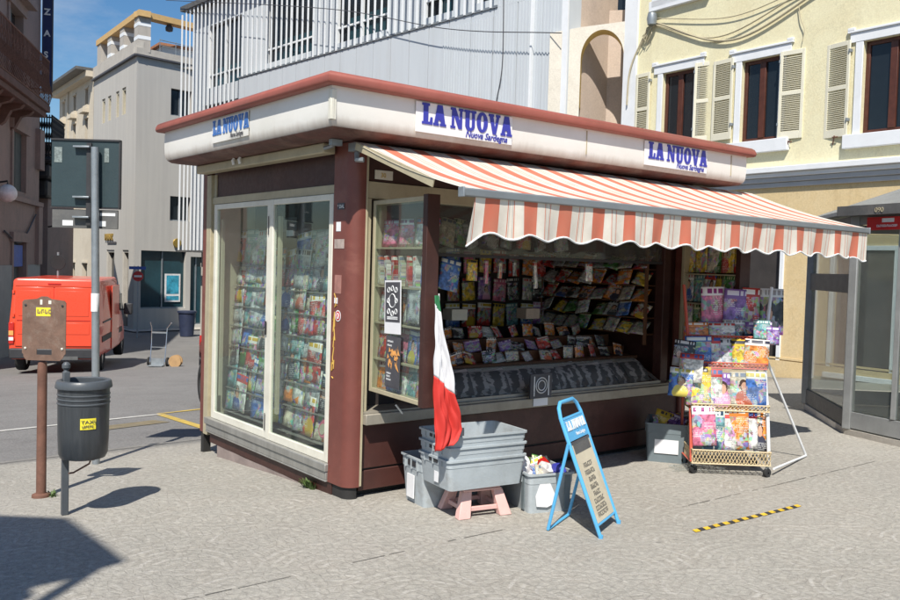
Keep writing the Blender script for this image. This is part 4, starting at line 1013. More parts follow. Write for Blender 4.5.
# flag
root = thing('flag', (.22, -.70, .5), 'Italian tricolour hanging folded on a thin white pole in the top crate', 'flag')
MB().tube([(.30, -.66, .42), (.165, -.775, 1.47)], .005, 8).build('pole', MAT['ink_white'], root)
prof = [(1.50, .012), (1.45, .025), (1.32, .045), (1.2, .065), (1.0, .095), (.85, .12), (.72, .15), (.62, .165), (.55, .13), (.51, .09)]
def flag_part(z1, z0, name, m, sl0=0, sl1=0):
    bm = bmesh.new(); nz, nx = 34, 34; G = []
    for j in range(nz + 1):
        row = []
        for i in range(nx + 1):
            s_ = i / nx; z = (z1 + (z0 - z1) * j / nz) + (sl0 * (1 - j / nz) + sl1 * j / nz) * (s_ - .5)
            w_ = .01
            for (za, wa), (zb, wb) in zip(prof, prof[1:]):
                if zb <= z <= za: w_ = wb + (wa - wb) * (z - zb) / (za - zb)
            if z < prof[-1][0]: w_ = prof[-1][1] * .9
            lean = (1.6 - z) * .03
            px = .112 + w_ * 1.0 * s_ + lean * .8 - .004
            py = -.795 - w_ * .30 * s_ + (.016 * math.sin(s_ * 9 + z * 2.5) + .007 * math.sin(s_ * 23 + z * 9 + math.sin(z * 17)) + .005 * math.sin(z * 31 - s_ * 12)) * min(1, w_ * 10) - lean; px += .006 * math.sin(z * 14) * s_
            row.append(bm.verts.new((px, py, z)))
        G.append(row)
    for j in range(nz):
        for i in range(nx): bm.faces.new((G[j][i], G[j][i + 1], G[j + 1][i + 1], G[j + 1][i])).smooth = True
    me = bpy.data.meshes.new(name); bm.to_mesh(me); bm.free(); me.materials.append(m); o = bpy.data.objects.new(name, me); col.objects.link(o)
    s = o.modifiers.new('solid', 'SOLIDIFY'); s.thickness = .003
    o.parent = root; o.matrix_parent_inverse = parent_inv(root)
flag_part(1.46, 1.38, 'green_band', MAT['flag_green'], 0, -.06); flag_part(1.38, .90, 'white_band', MAT['flag_white'], -.06, -.12); flag_part(.90, .50, 'red_band', MAT['flag_red'], -.12, .04)
# blue A-board
root = thing('news_board', (.97, -1.32, 0), 'sky blue folding newsbill board leaning back on the sunny pavement', 'sign board')
a = Vector((.869, -1.551, 0)); b = Vector((1.229, -1.391, 0)); ux = (b - a).normalized(); top = Vector((.905, -1.19, .80)); mid = (a + b) / 2; up_ = (top - mid); Lf = up_.length; uz = up_.normalized(); uy = uz.cross(ux) * -1
Mx = Matrix((ux, -ux.cross(uz) * -1, uz)).transposed().to_4x4()
yv = uz.cross(ux); Mx = Matrix((ux, yv, uz)).transposed().to_4x4(); Mx.translation = mid
W_ = .185; P = lambda x, z, y=0: Mx @ Vector((x, y, z))
mb = MB()
pts = [P(-W_, 0), P(-W_, Lf - .09), P(-W_ + .025, Lf - .03), P(-W_ + .07, Lf), P(W_ - .07, Lf), P(W_ - .025, Lf - .03), P(W_, Lf - .09), P(W_, 0)]
mb.tube(pts, .0125, 8); mb.tube([P(-W_, .075), P(W_, .075)], .009, 6); mb.tube([P(-W_, Lf - .105), P(W_, Lf - .105)], .010, 6)
mb.build('front_frame', MAT['board_blue'], root)
hd = MB().boxc(-W_ + .008, W_ - .008, -.006, .002, Lf - .25, Lf - .11, Mx).build('header_plate', MAT['board_blue'], root)
slab_text('LA NUOVA', .060, Mx @ TR(-.150, -.011, Lf - .185), MAT['ink_white'], hd, sx=.95)
text('Nuova Sardegna', .035, Mx @ TR(-.04, -.0075, Lf - .228), MAT['ink_white'], hd, 'subtitle', ext=.0005, sx=.75, shear=.3)
pp = MB().boxc(-W_ + .020, W_ - .020, -.004, .001, .085, Lf - .262, Mx).build('paper_sheet', MAT['board_paper'], root)
mb = MB()
mb.boxc(-.145, .145, -.0058, -.0045, Lf - .335, Lf - .275, Mx); mb.build('photo_block', MAT['panel_grey'], pp)
for i, (wn, z) in enumerate([(6, .425), (7, .378), (5, .332), (6, .286), (5, .240), (7, .195), (8, .152), (8, .112)]):
    if z < Lf - .345: scrawl(wn, .030, Mx @ TR(-.0135 * wn, -.0052, z), MAT['headline_ink'], pp, 'headline')
MB().boxc(-W_ + .02, W_ - .02, -.009, -.004, Lf - .270, Lf - .256, Mx).build('clip_bar', MAT['ink_dark'], root)
c_, d_ = Vector((.711, -1.259, .0)), Vector((1.06, -1.10, .0)); 
mb = MB(); j1, j2 = P(-W_ - .014, Lf * .70), P(W_ + .014, Lf * .70)
mb.tube([j1, c_ + Vector((0, 0, .012)), d_ + Vector((0, 0, .012)), j2], .011, 8); mb.build('rear_frame', MAT['board_blue'], root)
for q in (P(-W_, .0), P(W_, .0)): MB().lathe([(.001, -.004), (.015, -.004), (.015, .02), (.001, .02)], tuple(q + Vector((0, 0, .0))), 8).build('foot', MAT['board_blue'], root)

# dark crate by the cart
root = thing('plastic_crate', (3.13, -.30, 0), 'slate grey crate full of film wrapped magazines beside the cart', 'crate', 'grey crates on the pavement', R(-55))
crate_parts(root, .36, .46, .34, MAT['crate_dark'], taper=.92); Mx = world_of(root)
MB().boxc(-.10, .10, -.226, -.219, .08, .20, Mx).build('white_label', MAT['poster_white'], root)
for k in range(6):
    wd = ['violet', 'yellow', 'violet', 'red', 'yellow', 'black'][k]
    mag(Mx @ TR(-.10 + k * .04, -.05 + .03 * k, .17 + J(0, .03), R(J(-40, 40)), R(-J(20, 50)), R(J(-20, 20))), wd, '%s wrapped magazine, %s from the left in the slate crate beside the cart' % (wd, ORD[k]), 'wrapped magazines in the slate crate', s=(1, 1, .85))
# crumpled clear bag on the ground
bm = bmesh.new(); bmesh.ops.create_grid(bm, x_segments=22, y_segments=12, size=1)
for v in bm.verts:
    x, y = v.co.x, v.co.y; rr = math.hypot(x, y); v.co = Vector((x * .22 * (1 + .12 * math.sin(5 * y)), y * .11 * (1 + .2 * math.sin(4 * x)), .006 + max(0, .045 * (1 - rr)) + random.random() * .022 * (1 if rr < 1 else .3)))
bmesh.ops.transform(bm, matrix=TR(2.98, -.74, 0, R(-40)), verts=bm.verts)
me = bpy.data.meshes.new('plastic_bag'); bm.to_mesh(me); bm.free(); me.materials.append(FILM); o = bpy.data.objects.new('plastic_bag', me); col.objects.link(o); tag(o, 'crumpled clear plastic bag lying beside the magazine cart', 'plastic bag')

# ================================================================ MAGAZINE CART
CA = R(-42); A0 = Vector((2.80, -.80, 0)); B0 = Vector((3.27, -1.215, 0))
u_ = (B0 - A0).normalized(); v_ = Vector((-u_.y, u_.x, 0)); CW = (B0 - A0).length
ca = math.atan2(u_.y, u_.x); CM = TR(A0.x, A0.y, 0, ca)       # local x across the front, local +y = away from the reader
root = thing('magazine_cart', tuple((A0 + B0) / 2), 'wire magazine cart on castors stacked with children\'s magazines in the sun', 'magazine cart')
Q = lambda x, y, z: CM @ Vector((x, y, z))
for sx, nm in ((0, 0), (CW, 1)):
    mb = MB(); mb.tube([Q(sx, .02, .10), Q(sx, .10, .45), Q(sx, .28, 1.0), Q(sx + (.10 if sx else -.02), .48, 1.54)], .014, 8); mb.tube([Q(sx, .02, .10), Q(sx, .42, .10), Q(sx, .46, 1.15)], .011, 8)
    mb.build('side_frame', MAT['cart_red'] if nm == 0 else MAT['ink_white'], root)
def basket(y0, y1, z0, z1, mat, n=22):
    mb = MB(); r_ = .0035
    for z in (z0, z1): mb.tube([Q(0, y0, z), Q(CW, y0, z)], .006, 6); mb.tube([Q(0, y0, z), Q(0, y1, z)], .006, 6); mb.tube([Q(CW, y0, z), Q(CW, y1, z)], .006, 6)
    for i in range(n):
        x0, x1 = CW * i / n, CW * (i + 1) / n
        mb.tube([Q(x0, y0, z0), Q(x1, y0, (z0 + z1) / 2), Q(x0, y0, z1)], r_, 4); mb.tube([Q(x1, y0, z0), Q(x0, y0, (z0 + z1) / 2), Q(x1, y0, z1)], r_, 4)
    for i in range(8):
        a, b = y0 + (y1 - y0) * i / 8, y0 + (y1 - y0) * (i + 1) / 8
        for xx in (0, CW): mb.tube([Q(xx, a, z0), Q(xx, b, z1)], r_, 4); mb.tube([Q(xx, b, z0), Q(xx, a, z1)], r_, 4)
    for i in range(12): mb.tube([Q(CW * i / 11, y0, z0), Q(CW * i / 11, y1, z0)], r_, 4)
    return mb.build('basket', mat, root)
basket(-.02, .30, .095, .205, MAT['cart_wire']); basket(.07, .34, .52, .57, MAT['cart_wire'], 20); basket(.18, .42, .86, .905, MAT['cart_red'], 20); basket(.30, .50, 1.08, 1.12, MAT['cart_red'], 20)
for (x, y) in ((.02, .03), (CW - .02, .0), (.02, .38), (CW - .02, .38)):
    c = Q(x, y, .036); wh = MB().lathe([(.008, -.014), (.034, -.014), (.038, -.006), (.038, .006), (.034, .014), (.008, .014)], (0, 0, 0), 18, Mx=Matrix.Translation(c) @ Matrix.Rotation(ca + .6, 4, 'Z') @ Matrix.Rotation(R(90), 4, 'X')).build('castor', MAT['tyre'], root)
    MB().beam(c + Vector((.0, 0, .0)), c + Vector((0, 0, .065)), .012, .035).build('castor_fork', MAT['galvanised'], wh)
mb = MB(); ft, fb = Vector((4.29, -.954, .012)), Q(CW, .44, 1.08)
mb.tube([fb, ft], .011, 8); mb.tube([ft, Q(CW + .05, .05, .06)], .010, 8); mb.build('prop_leg', MAT['ink_white'], root)
CG = 'magazines on the wire cart'
def cm(x, y, z, wd, rl, s, k, tilt=12, nm='magazine', rz=0): mag(CM @ TR(x, y, z, R(rz), R(-tilt), R(J(-3, 3))), wd, lab(wd, '%s %s' % (nm, rl)), CG, name=nm, s=s)
CARTROWS = [('bottom basket', .215, .02, 6, 1.16, ['pink', 'teal', 'white', 'orange', 'white', 'orange'], -.02, .64), ('second basket', .545, .085, 6, 1.12, ['yellow', 'white', 'violet', 'orange', 'cream', 'blue'], -.06, .64),
            ('third basket', .86, .20, 6, .90, ['blue', 'white', 'grey', 'yellow', 'yellow', 'orange'], -.06, .66), ('fourth basket', 1.07, .34, 6, .62, ['orange', 'blue', 'white', 'black', 'teal', 'violet'], -.05, .72)]
for rn, z, y, n_, sz, ws, xa, xb in CARTROWS:
    for k in range(n_):
        x = xa + .07 + (xb - xa - .13) * (k + .5) / n_ + J(-.012, .012)
        cm(x, y + .007 * (k % 2) + J(0, .01) + .003 * k, z + J(-.015, .02), ws[k], '%s from the left in the %s of the wire cart' % (ORD[k], rn), (J(.85, 1.05), 1, sz * J(.95, 1.05)), k, J(6, 16))
for k in range(4): cm(.25 + k * .165, .47 + .004 * k, 1.13, ['pink', 'violet', 'red', 'black'][k], '%s from the left hanging at the shaded top of the wire cart' % ORD[k], (1.0, 1, 1.46), k, 4)
for k, (x, z, wd, s_) in enumerate([(.60, 1.10, 'teal', (.7, 1, .6)), (.69, 1.06, 'violet', (.55, 1, .55))]): cm(x, .26, z, wd, '%s, clipped in the sun at the right of the cart' % ['green topped', 'lilac'][k], s_, k, 5, 'toy_pack')
for k, (x, y, z, wd) in enumerate([(-.10, .10, .62, 'blue'), (-.07, .18, .86, 'black'), (-.02, .10, .74, 'white')]): mag(CM @ TR(x, y, z, R(-10), R(-10), R(J(-8, 8))), wd, '%s magazine hanging at the left side of the cart, %s' % (wd, ['lowest one', 'uppermost one', 'middle one'][k]), CG, s=(.9, 1, .85))
# clear film bags lying over the magazines
def film(name, x0, x1, y, z0, z1, label, mat=None, amp=.02):
    bm = bmesh.new(); G = []
    for j in range(11):
        row = []
        for i in range(17):
            s_, t_ = i / 16, j / 10; row.append(bm.verts.new(Q(x0 + (x1 - x0) * s_, y + t_ * (z1 - z0) * .3 + J(-amp, amp) * .5, z0 + (z1 - z0) * t_ + amp * math.sin(s_ * 7 + t_ * 3))))
        G.append(row)
    for j in range(10):
        for i in range(16): bm.faces.new((G[j][i], G[j][i + 1], G[j + 1][i + 1], G[j + 1][i])).smooth = True
    me = bpy.data.meshes.new(name); bm.to_mesh(me); bm.free(); me.materials.append(mat or FILM); o = bpy.data.objects.new(name, me); col.objects.link(o); tag(o, label, 'plastic wrap'); return o
film('plastic_wrap', .12, .66, .06, .80, .90, 'crinkled clear wrap over the second basket of the cart')
film('plastic_wrap', .30, .62, .10, .60, .70, 'small shiny wrap lying on the second basket magazines')

# ================================================================ STREET FURNITURE ON THE LEFT
# litter bin
bx, by = -1.553, .69; zg = gz(-1.643, .752)
root = thing('litter_bin', (bx, by, zg), 'dark grey round litter bin with yellow taxi sticker on a post', 'litter bin')
MB().boxc(-1.665, -1.625, .735, .775, zg, .90).build('post', MAT['bin_grey'], root, bevel=.004)
MB().lathe([(.001, .89), (.018, .895), (.014, .91), (.026, .925), (.026, .945), (.014, .96), (.001, .963)], (-1.645, .755, 0), 16).build('post_knob', MAT['bin_grey'], root)
MB().lathe([(.001, .345), (.10, .345), (.135, .355), (.149, .385), (.153, .50), (.156, .80), (.14, .80), (.14, .42), (.001, .42)], (bx, by, 0), 40).build('bin_body', MAT['bin_black'], root)
mb = MB()
for z in (.700, .728, .756): mb.lathe([(.1545, z), (.160, z + .004), (.160, z + .009), (.1545, z + .013)], (bx, by, 0), 40)
mb.build('ridges', MAT['bin_grey'], root)
MB().lathe([(.157, .802), (.170, .803), (.172, .81), (.166, .842), (.160, .850), (.140, .853), (.132, .845), (.132, .80)], (bx, by, 0), 40).build('bin_rim', MAT['bin_grey'], root)
# sticker faces the camera side: angle about the bin
sa = math.atan2(-5.09 - by, -3.137 - bx) + R(10)
mb = MB(); bm = mb.bm; L0, L1_ = [], []
for i in range(9):
    a = sa - .30 + .60 * i / 8 ; L0.append(bm.verts.new((bx + .1575 * math.cos(a), by + .1575 * math.sin(a), .555))); L1_.append(bm.verts.new((bx + .1580 * math.cos(a), by + .1580 * math.sin(a), .625)))
for i in range(8): bm.faces.new((L0[i], L0[i + 1], L1_[i + 1], L1_[i])).smooth = True
stk = mb.build('sticker', MAT['sticker_yellow'], root)
text('TAXI', .030, TR(bx + .1595 * math.cos(sa), by + .1595 * math.sin(sa), .593, sa + R(90)), MAT['ink_dark'], stk, 'sticker_text', ext=.0008, align='CENTER', sx=1.3)
scrawl(6, .015, TR(bx + .1595 * math.cos(sa), by + .1595 * math.sin(sa), .567, sa + R(90)) @ TR(-.037, 0, 0), MAT['ink_dark'], stk, 'sticker_text')
MB().tube([(bx + .05, by - .02, .36), (bx + .03, by - .03, .31), (bx - .05, by + .03, .25), (-1.64, .75, .24)], .006, 6).lathe([(.001, .33), (.018, .33), (.018, .35), (.001, .35)], (bx + .05, by - .02, 0), 8).build('latch_chain', MAT['rust'], root)
# rusty sign
sx_, sy_ = -1.632, 1.424; zs = gz(sx_, sy_)
root = thing('sign_plate_post', (sx_, sy_, zs), 'rusty notched metal plate on a brown post left of the litter bin', 'sign')
MB().lathe([(.062, 0), (.06, .02), (.034, .03), (.033, .05), (.032, .92), (.028, .955), (.012, .968), (.001, .97)], (sx_, sy_, zs), 20).build('post', MAT['rust'], root)
d = Vector((.83, -.655, 0)).normalized(); am = math.atan2(d.y, d.x); SM = TR(sx_ - .003, sy_ - .045, 0, am)
hw = .152
out_ = [(-hw + .03, .905), (hw - .04, .905), (hw - .02, .93), (hw, .955), (hw, 1.31), (hw - .012, 1.325), (.05, 1.335), (.02, 1.352), (-.02, 1.352), (-.05, 1.335), (-hw + .012, 1.325), (-hw, 1.31), (-hw, .94)]
pl_ = MB()
# plate with a slot: build as frame pieces
pl_.prism([(-hw + .03, .905), (hw - .04, .905), (hw - .02, .925), (hw - .01, .945), (-hw + .01, .945), (-hw + .01, .93)], .006, SM)
pl_.prism([(-hw + .01, .945), (-.05, .945), (-.05, .985), (-hw, .985), (-hw, .955)], .006, SM); pl_.prism([(.055, .945), (hw - .01, .945), (hw, .955), (hw, .985), (.055, .985)], .006, SM)
pl_.prism([(-hw, .985), (hw, .985), (hw, 1.31), (hw - .012, 1.325), (.05, 1.335), (.02, 1.352), (-.02, 1.352), (-.05, 1.335), (-hw + .012, 1.325), (-hw, 1.31)], .006, SM)
plate = pl_.build('plate', MAT['rust_plate'], root)
for x in (-.128, .128):
    for z in (1.29, .99): MB().lathe([(.001, 0), (.008, 0), (.008, .004), (.001, .006)], (0, 0, 0), 10, Mx=SM @ TR(x, -.001, z, 0, R(90))).build('bolt', MAT['plastic_dark'] if z > 1.1 else MAT['cream_paint'], plate)
MB().boxc(-.055, .045, -.0015, -.0005, 1.215, 1.275, SM).build('yellow_scrap', MAT['sticker_yellow'], plate)
scrawl(4, .03, SM @ TR(-.046, -.0025, 1.232), MAT['rust_plate'], plate, 'scrap_lettering')
MB().boxc(-.028, -.012, -.0015, -.0005, 1.295, 1.33, SM).boxc(.03, .05, -.0015, -.0005, 1.30, 1.325, SM).build('paper_scrap', MAT['cream_paint'], plate)
# grey pole with the sign boards seen from behind
lx, ly = -.936, 2.555; zl = gz(lx, ly)
root = thing('sign_pole', (lx, ly, zl), 'tall galvanised pole carrying a large dark board seen from behind', 'sign')
MB().tube([(lx, ly, zl), (lx - .035, ly + .02, 2.56)], .032, 14).build('pole', MAT['galvanised'], root)
MB().lathe([(.034, 1.17), (.0345, 1.32), (.0335, 1.325)], (lx - .020, ly + .011, 0), 14).build('white_sticker', MAT['ink_white'], root)
am = math.atan2(-.345, .44); PM = TR(-1.245, 2.86, 0, am); PW = .575
bd = MB().boxc(0, PW, 0, .03, 2.055, 2.625, PM).build('board', MAT['panel_teal'], root, bevel=.004)
MB().boxc(-.004, PW + .01, -.012, .036, 2.618, 2.632, PM).boxc(-.004, PW + .01, -.012, .036, 2.045, 2.054, PM).boxc(PW, PW + .012, -.006, .032, 2.055, 2.617, PM).build('board_edge', MAT['plastic_dark'], bd)
for x, z in ((.055, 2.43), (.48, 2.44)): MB().boxc(x - .03, x + .035 if x < .3 else x + .01, -.003, -.001, z, z + (.13 if x < .3 else .12), PM).build('faded_label', M('faded_label_%d' % int(x * 100), (.20, .24, .23), .6, var=.6, scale=45), bd)
lb_ = MB().boxc(0.01, PW - .005, 0, .02, 1.875, 2.035, PM).build('lower_board', MAT['panel_grey'], root, bevel=.003)
for x0, x1, z0, z1 in ((.10, .19, 1.895, 1.94), (.37, .47, 1.895, 1.94), (.42, .55, 1.985, 2.01)): MB().boxc(x0, x1, -.003, -.001, z0, z1, PM).build('label', MAT['ink_white'], lb_)
for z in (2.555, 2.13, 1.96): MB().boxc(.20, .34, -.05, -.003, z, z + .016, PM).build('clamp', MAT['galvanised'], root, bevel=.003)
MB().boxc(.305, .345, -.018, -.004, 1.9, 2.6, PM).build('rail', MAT['plastic_dark'], root)
# made-up panel on posts, out of view, outlined to cast the big corner shadow
root = thing('shadow_caster', (-5.1, -3.6, 0), 'unseen slanted panel on two tall posts, made up to cast the corner shadow', 'shadow_caster')
c5, s5 = math.cos(R(44)), math.sin(R(44)); NM = Matrix(((-s5, c5, 0, -6.2 * c5), (c5, s5, 0, -6.2 * s5), (0, 0, 1, 0), (0, 0, 0, 1))); UP = TR(0, 0, 3.2 * math.tan(R(51.5)))
MB().prism([(1.61, 2.79), (.845, 1.93), (.96, 1.69), (.987, 1.56), (1.106, 1.375), (1.02, 1.24), (1.08, 1.0), (1.45, .6), (3.4, .3), (3.4, 2.80)], .03, NM @ UP).build('panel', MAT['panel_grey'], root)
MB().prism([(.905, 0), (.985, 0), (.985, 5.8), (.905, 5.7)], .05, NM @ TR(0, .035, 0)).build('post', MAT['galvanised'], root); MB().prism([(2.4, 0), (2.5, 0), (2.5, 6), (2.4, 6)], .05, NM @ TR(0, .035, 0)).build('post', MAT['galvanised'], root)
# weeds at the plinth
def tuft(name, x, y, n_, h_, label):
    mb = MB(); z = gz(x, y)
    for i in range(n_):
        a = J(0, 6.28); r_ = J(0, .05); b = Vector((x + r_ * math.cos(a) * .6, y + r_ * math.sin(a) * 1.5, z)); tp_ = b + Vector((math.cos(a) * J(.01, .05) - .01, math.sin(a) * J(.01, .06), J(.3, 1) * h_)); s_ = Vector((-math.sin(a), math.cos(a), 0)) * .006
        md = b.lerp(tp_, .55) + Vector((0, 0, .012)); mb.face([b - s_, b + s_, md + s_ * .9, md - s_ * .9]); mb.face([md - s_ * .9, md + s_ * .9, tp_])
    return tag(mb.build(name, MAT['leaf']), label, 'plant')
tuft('weed', -.02, .48, 90, .07, 'small green weed at the foot of the kiosk plinth'); tuft('weed', -1.56, 1.40, 30, .03, 'thin weed at the base of the rusty sign post')

# ================================================================ BUILDINGS
def wall_holes(mb, u0, u1, z0, z1, holes, t, Mx):
    """wall in local XZ (thickness t along +Y) with rectangular openings"""
    us = sorted({u0, u1, *[h[0] for h in holes], *[h[1] for h in holes]}); zs = sorted({z0, z1, *[h[2] for h in holes], *[h[3] for h in holes]})
    us = [u for u in us if u0 <= u <= u1]; zs = [z for z in zs if z0 <= z <= z1]
    inside = lambda a, b: any(h[0] < a < h[1] and h[2] < b < h[3] for h in holes)
    for a, b in zip(us, us[1:]):
        for c, d in zip(zs, zs[1:]):
            if inside((a + b) / 2, (c + d) / 2): continue
            mb.face([Mx @ Vector(p) for p in ((a, 0, c), (b, 0, c), (b, 0, d), (a, 0, d))])
    for h in holes:
        a, b, c, d = h; q = lambda *p: Mx @ Vector(p)
        mb.face([q(a, 0, c), q(a, t, c), q(a, t, d), q(a, 0, d)]); mb.face([q(b, t, c), q(b, 0, c), q(b, 0, d), q(b, t, d)])
        mb.face([q(a, 0, d), q(a, t, d), q(b, t, d), q(b, 0, d)]); mb.face([q(a, 0, c), q(b, 0, c), q(b, t, c), q(a, t, c)])
    return mb
def plane_frame(o, az):
    """local x = facade direction (az, pointing left in the view), local +y = into the building"""
    a = R(az); t = Vector((math.cos(a), math.sin(a), 0)); nrm = Vector((math.sin(a), -math.cos(a), 0))   # right-hand side of t = away from viewer
    Mx = Matrix((t, nrm, Vector((0, 0, 1)))).transposed().to_4x4(); Mx.translation = Vector((*o, 0)); return Mx

# ---- yellow building on the right
YM = plane_frame((11.3, 2.9), 88.2)
YB = thing('yellow_building', (11.3, 2.9, -.2), 'pale yellow building with cream shutters and an ochre ground floor', 'building')
def bx_(mb, u0, u1, d0, d1, z0, z1, Mx=YM): return mb.boxc(u0, u1, d0, d1, z0, z1, Mx)      # d negative = standing out towards the viewer
wins = [(-1.62, -.66, 4.05, 5.60), (.90, 1.70, 4.13, 5.66), (2.80, 3.60, 4.13, 5.74), (-4.2, -3.3, 4.05, 5.6), (-6.6, -5.7, 4.05, 5.6)]
ups = [(2.75, 3.65, 7.35, 8.8), (.85, 1.75, 7.3, 8.8), (-1.62, -.66, 7.3, 8.8)]
doors = [(.72, 1.86, -.6, 2.45), (-1.35, -.33, .0, 2.1), (-4.6, -3.2, -.4, 2.3)]
wall_holes(MB(), -9, 4.32, 3.3, 10.5, wins + ups, .22, YM).build('upper_wall', MAT['facade_yellow'], YB)
wall_holes(MB(), -9, 4.32, -.8, 3.25, doors, .22, YM).build('ground_floor_wall', MAT['facade_ochre'], YB)
mb = MB(); bx_(mb, -9, 4.32, -.04, -.001, -.8, .10); bx_(mb, -9, 4.32, -.03, -.001, .12, .155); mb.build('plinth', MAT['facade_ochre'], YB)
mb = MB(); bx_(mb, -9, 4.60, -.20, -.001, 3.50, 3.60); bx_(mb, -9, 4.55, -.13, -.001, 3.42, 3.497); mb.build('string_course', MAT['trim_white'], YB, bevel=.01)
mb = MB(); bx_(mb, -9, 4.50, -.09, -.001, 3.33, 3.417); bx_(mb, -9, 4.50, -.05, -.001, 3.24, 3.327); mb.build('string_course', M('course_grey', (.42, .43, .44), .7, var=.1, scale=3), YB, bevel=.01)
mb = MB(); bx_(mb, 4.32, 4.68, -.05, .3, -.8, 10.5); mb.build('corner_pilaster', MAT['trim_white'], YB)
mb = MB(); bx_(mb, 2.5, 3.98, -.10, -.001, 7.05, 7.26); mb.build('upper_ledge', MAT['trim_white'], YB, bevel=.01)
mb = MB(); bx_(mb, -9, 4.6, -.3, 8, 10.5, 10.8); mb.build('roof', MAT['terracotta'], YB)
mb = MB(); bx_(mb, -9, -8.9, .01, 8, -.8, 10.5); bx_(mb, 4.4, 4.6, .301, 8, -.8, 10.5); bx_(mb, -9, 4.6, 1.2, 1.3, -.8, 10.5); mb.build('rear_wall', MAT['facade_yellow'], YB)
for u0, u1, z0, z1 in wins + ups:
    W = MB(); f = .07
    bx_(W, u0, u0 + f, .08, .15, z0, z1); bx_(W, u1 - f, u1, .08, .15, z0, z1); bx_(W, u0 + f, u1 - f, .08, .15, z1 - f, z1); bx_(W, u0 + f, u1 - f, .08, .15, z0, z0 + f)
    c = (u0 + u1) / 2; bx_(W, c - .06, c + .06, .065, .145, z0 + f, z1 - f)
    wi = W.build('window', MAT['window_wood'], YB, bevel=.006)
    bx_(MB(), u0 + f - .003, u1 - f + .003, .11, .115, z0 + f - .003, z1 - f + .003).build('pane', MAT['dark_glass'], wi)
    S = MB(); w_ = .13
    bx_(S, u0 - w_, u0, -.03, -.001, z0 - .0, z1 + .0); bx_(S, u1, u1 + w_, -.03, -.001, z0, z1)
    bx_(S, u0 - w_ - .10, u1 + w_ + .10, -.035, -.001, z1, z1 + .16); bx_(S, u0 - w_ - .14, u1 + w_ + .14, -.06, -.001, z1 + .162, z1 + .20)
    bx_(S, u0 - w_ - .14, u0 - w_ - .02, -.06, -.001, z1 + .202, z1 + .25); bx_(S, u1 + w_ + .02, u1 + w_ + .14, -.06, -.001, z1 + .202, z1 + .25)
    S.build('surround', MAT['trim_white'], wi, bevel=.006)
    bx_(MB(), u0 - .26, u1 + .26, -.10, -.001, z0 - .23, z0 - .001).build('sill', MAT['trim_white'], wi, bevel=.008)
def shutter(u0, u1, z0, z1, ang, hinge, parent):
    """louvred leaf; hinge side opens towards the wall"""
    L = u1 - u0; hu = u1 if hinge == 'l' else u0
    base = YM @ TR(hu, -.045, 0, ang if hinge == 'r' else -ang)
    sg = 1 if hinge == 'r' else -1
    X_ = lambda a, b: (min(sg * a, sg * b), max(sg * a, sg * b))
    mb = MB(); s_ = .055; zm = (z0 + z1) / 2 + .03
    for a, b, c, d in ((0, s_, z0, z1), (L - s_, L, z0, z1), (s_, L - s_, z0, z0 + .13), (s_, L - s_, z1 - .08, z1), (s_, L - s_, zm - .035, zm + .035)):
        x0, x1 = X_(a, b); mb.boxc(x0, x1, -.03, 0, c, d, base)
    sh = mb.build('shutter', MAT['shutter_cream'], parent, bevel=.004)
    mb = MB()
    for c, d in ((z0 + .13, zm - .035), (zm + .035, z1 - .08)):
        z = c + .01; 
        while z < d - .015:
            x0, x1 = X_(s_, L - s_); mb.boxc(x0, x1, -.013, .013, -.003, .003, base @ TR(0, -.015, z, 0, R(38))); z += .033
        x0, x1 = X_(s_, L - s_)
    mb.build('slats', MAT['shutter_slat'], sh)
    mb = MB()
    for z in (z0 + .25, z1 - .2): mb.boxc(-.012, .012, -.05, .03, z, z + .05, base)
    mb.build('hinge', MAT['galvanised'], sh)
    return sh
shutter(.40, .86, 4.10, 5.68, R(6), 'l', YB); shutter(1.86, 2.34, 4.22, 5.76, R(5), 'r', YB)
shutter(2.38, 2.76, 4.22, 5.80, R(14), 'l', YB); shutter(3.90, 4.30, 4.25, 5.82, R(4), 'r', YB)
shutter(-.46, .0, 4.04, 5.65, R(9), 'r', YB)
for u in (.62, -.25): MB().tube([YM @ Vector((u, -.08, 4.06)), YM @ Vector((u + .06, -.02, 3.92))], .012, 5).tube([YM @ Vector((u - .05, -.06, 4.04)), YM @ Vector((u + .05, -.06, 4.04))], .012, 5).build('shutter_catch', MAT['rust'], YB)
for i, (u0, u1, z0, z1) in enumerate(doors):
    fr = MB(); bx_(fr, u0 - .08, u0, -.03, .06, z0, z1); bx_(fr, u1, u1 + .08, -.03, .06, z0, z1); bx_(fr, u0 - .08, u1 + .08, -.03, .06, z1, z1 + .08)
    if i: bx_(fr, u0 - .10, u1 + .10, -.09, -.001, z0 - .09, z0 - .001)
    dr = fr.build('doorway' if i == 0 else 'shop_window', MAT['trim_white'], YB, bevel=.006)
    bx_(MB(), u0, u1, .14, .18, z0, z1).build('door_leaf' if i == 0 else 'pane', MAT['dark_door'] if i == 0 else MAT['dark_glass'], dr)
    fr = MB(); bx_(fr, u0, u0 + .06, .09, .139, z0, z1); bx_(fr, u1 - .06, u1, .09, .139, z0, z1); bx_(fr, u0 + .06, u1 - .06, .09, .139, z1 - .06, z1); bx_(fr, u0 + .06, u1 - .06, .09, .139, z0, z0 + .08)
    fr.build('inner_frame', MAT['ink_dark'], dr)
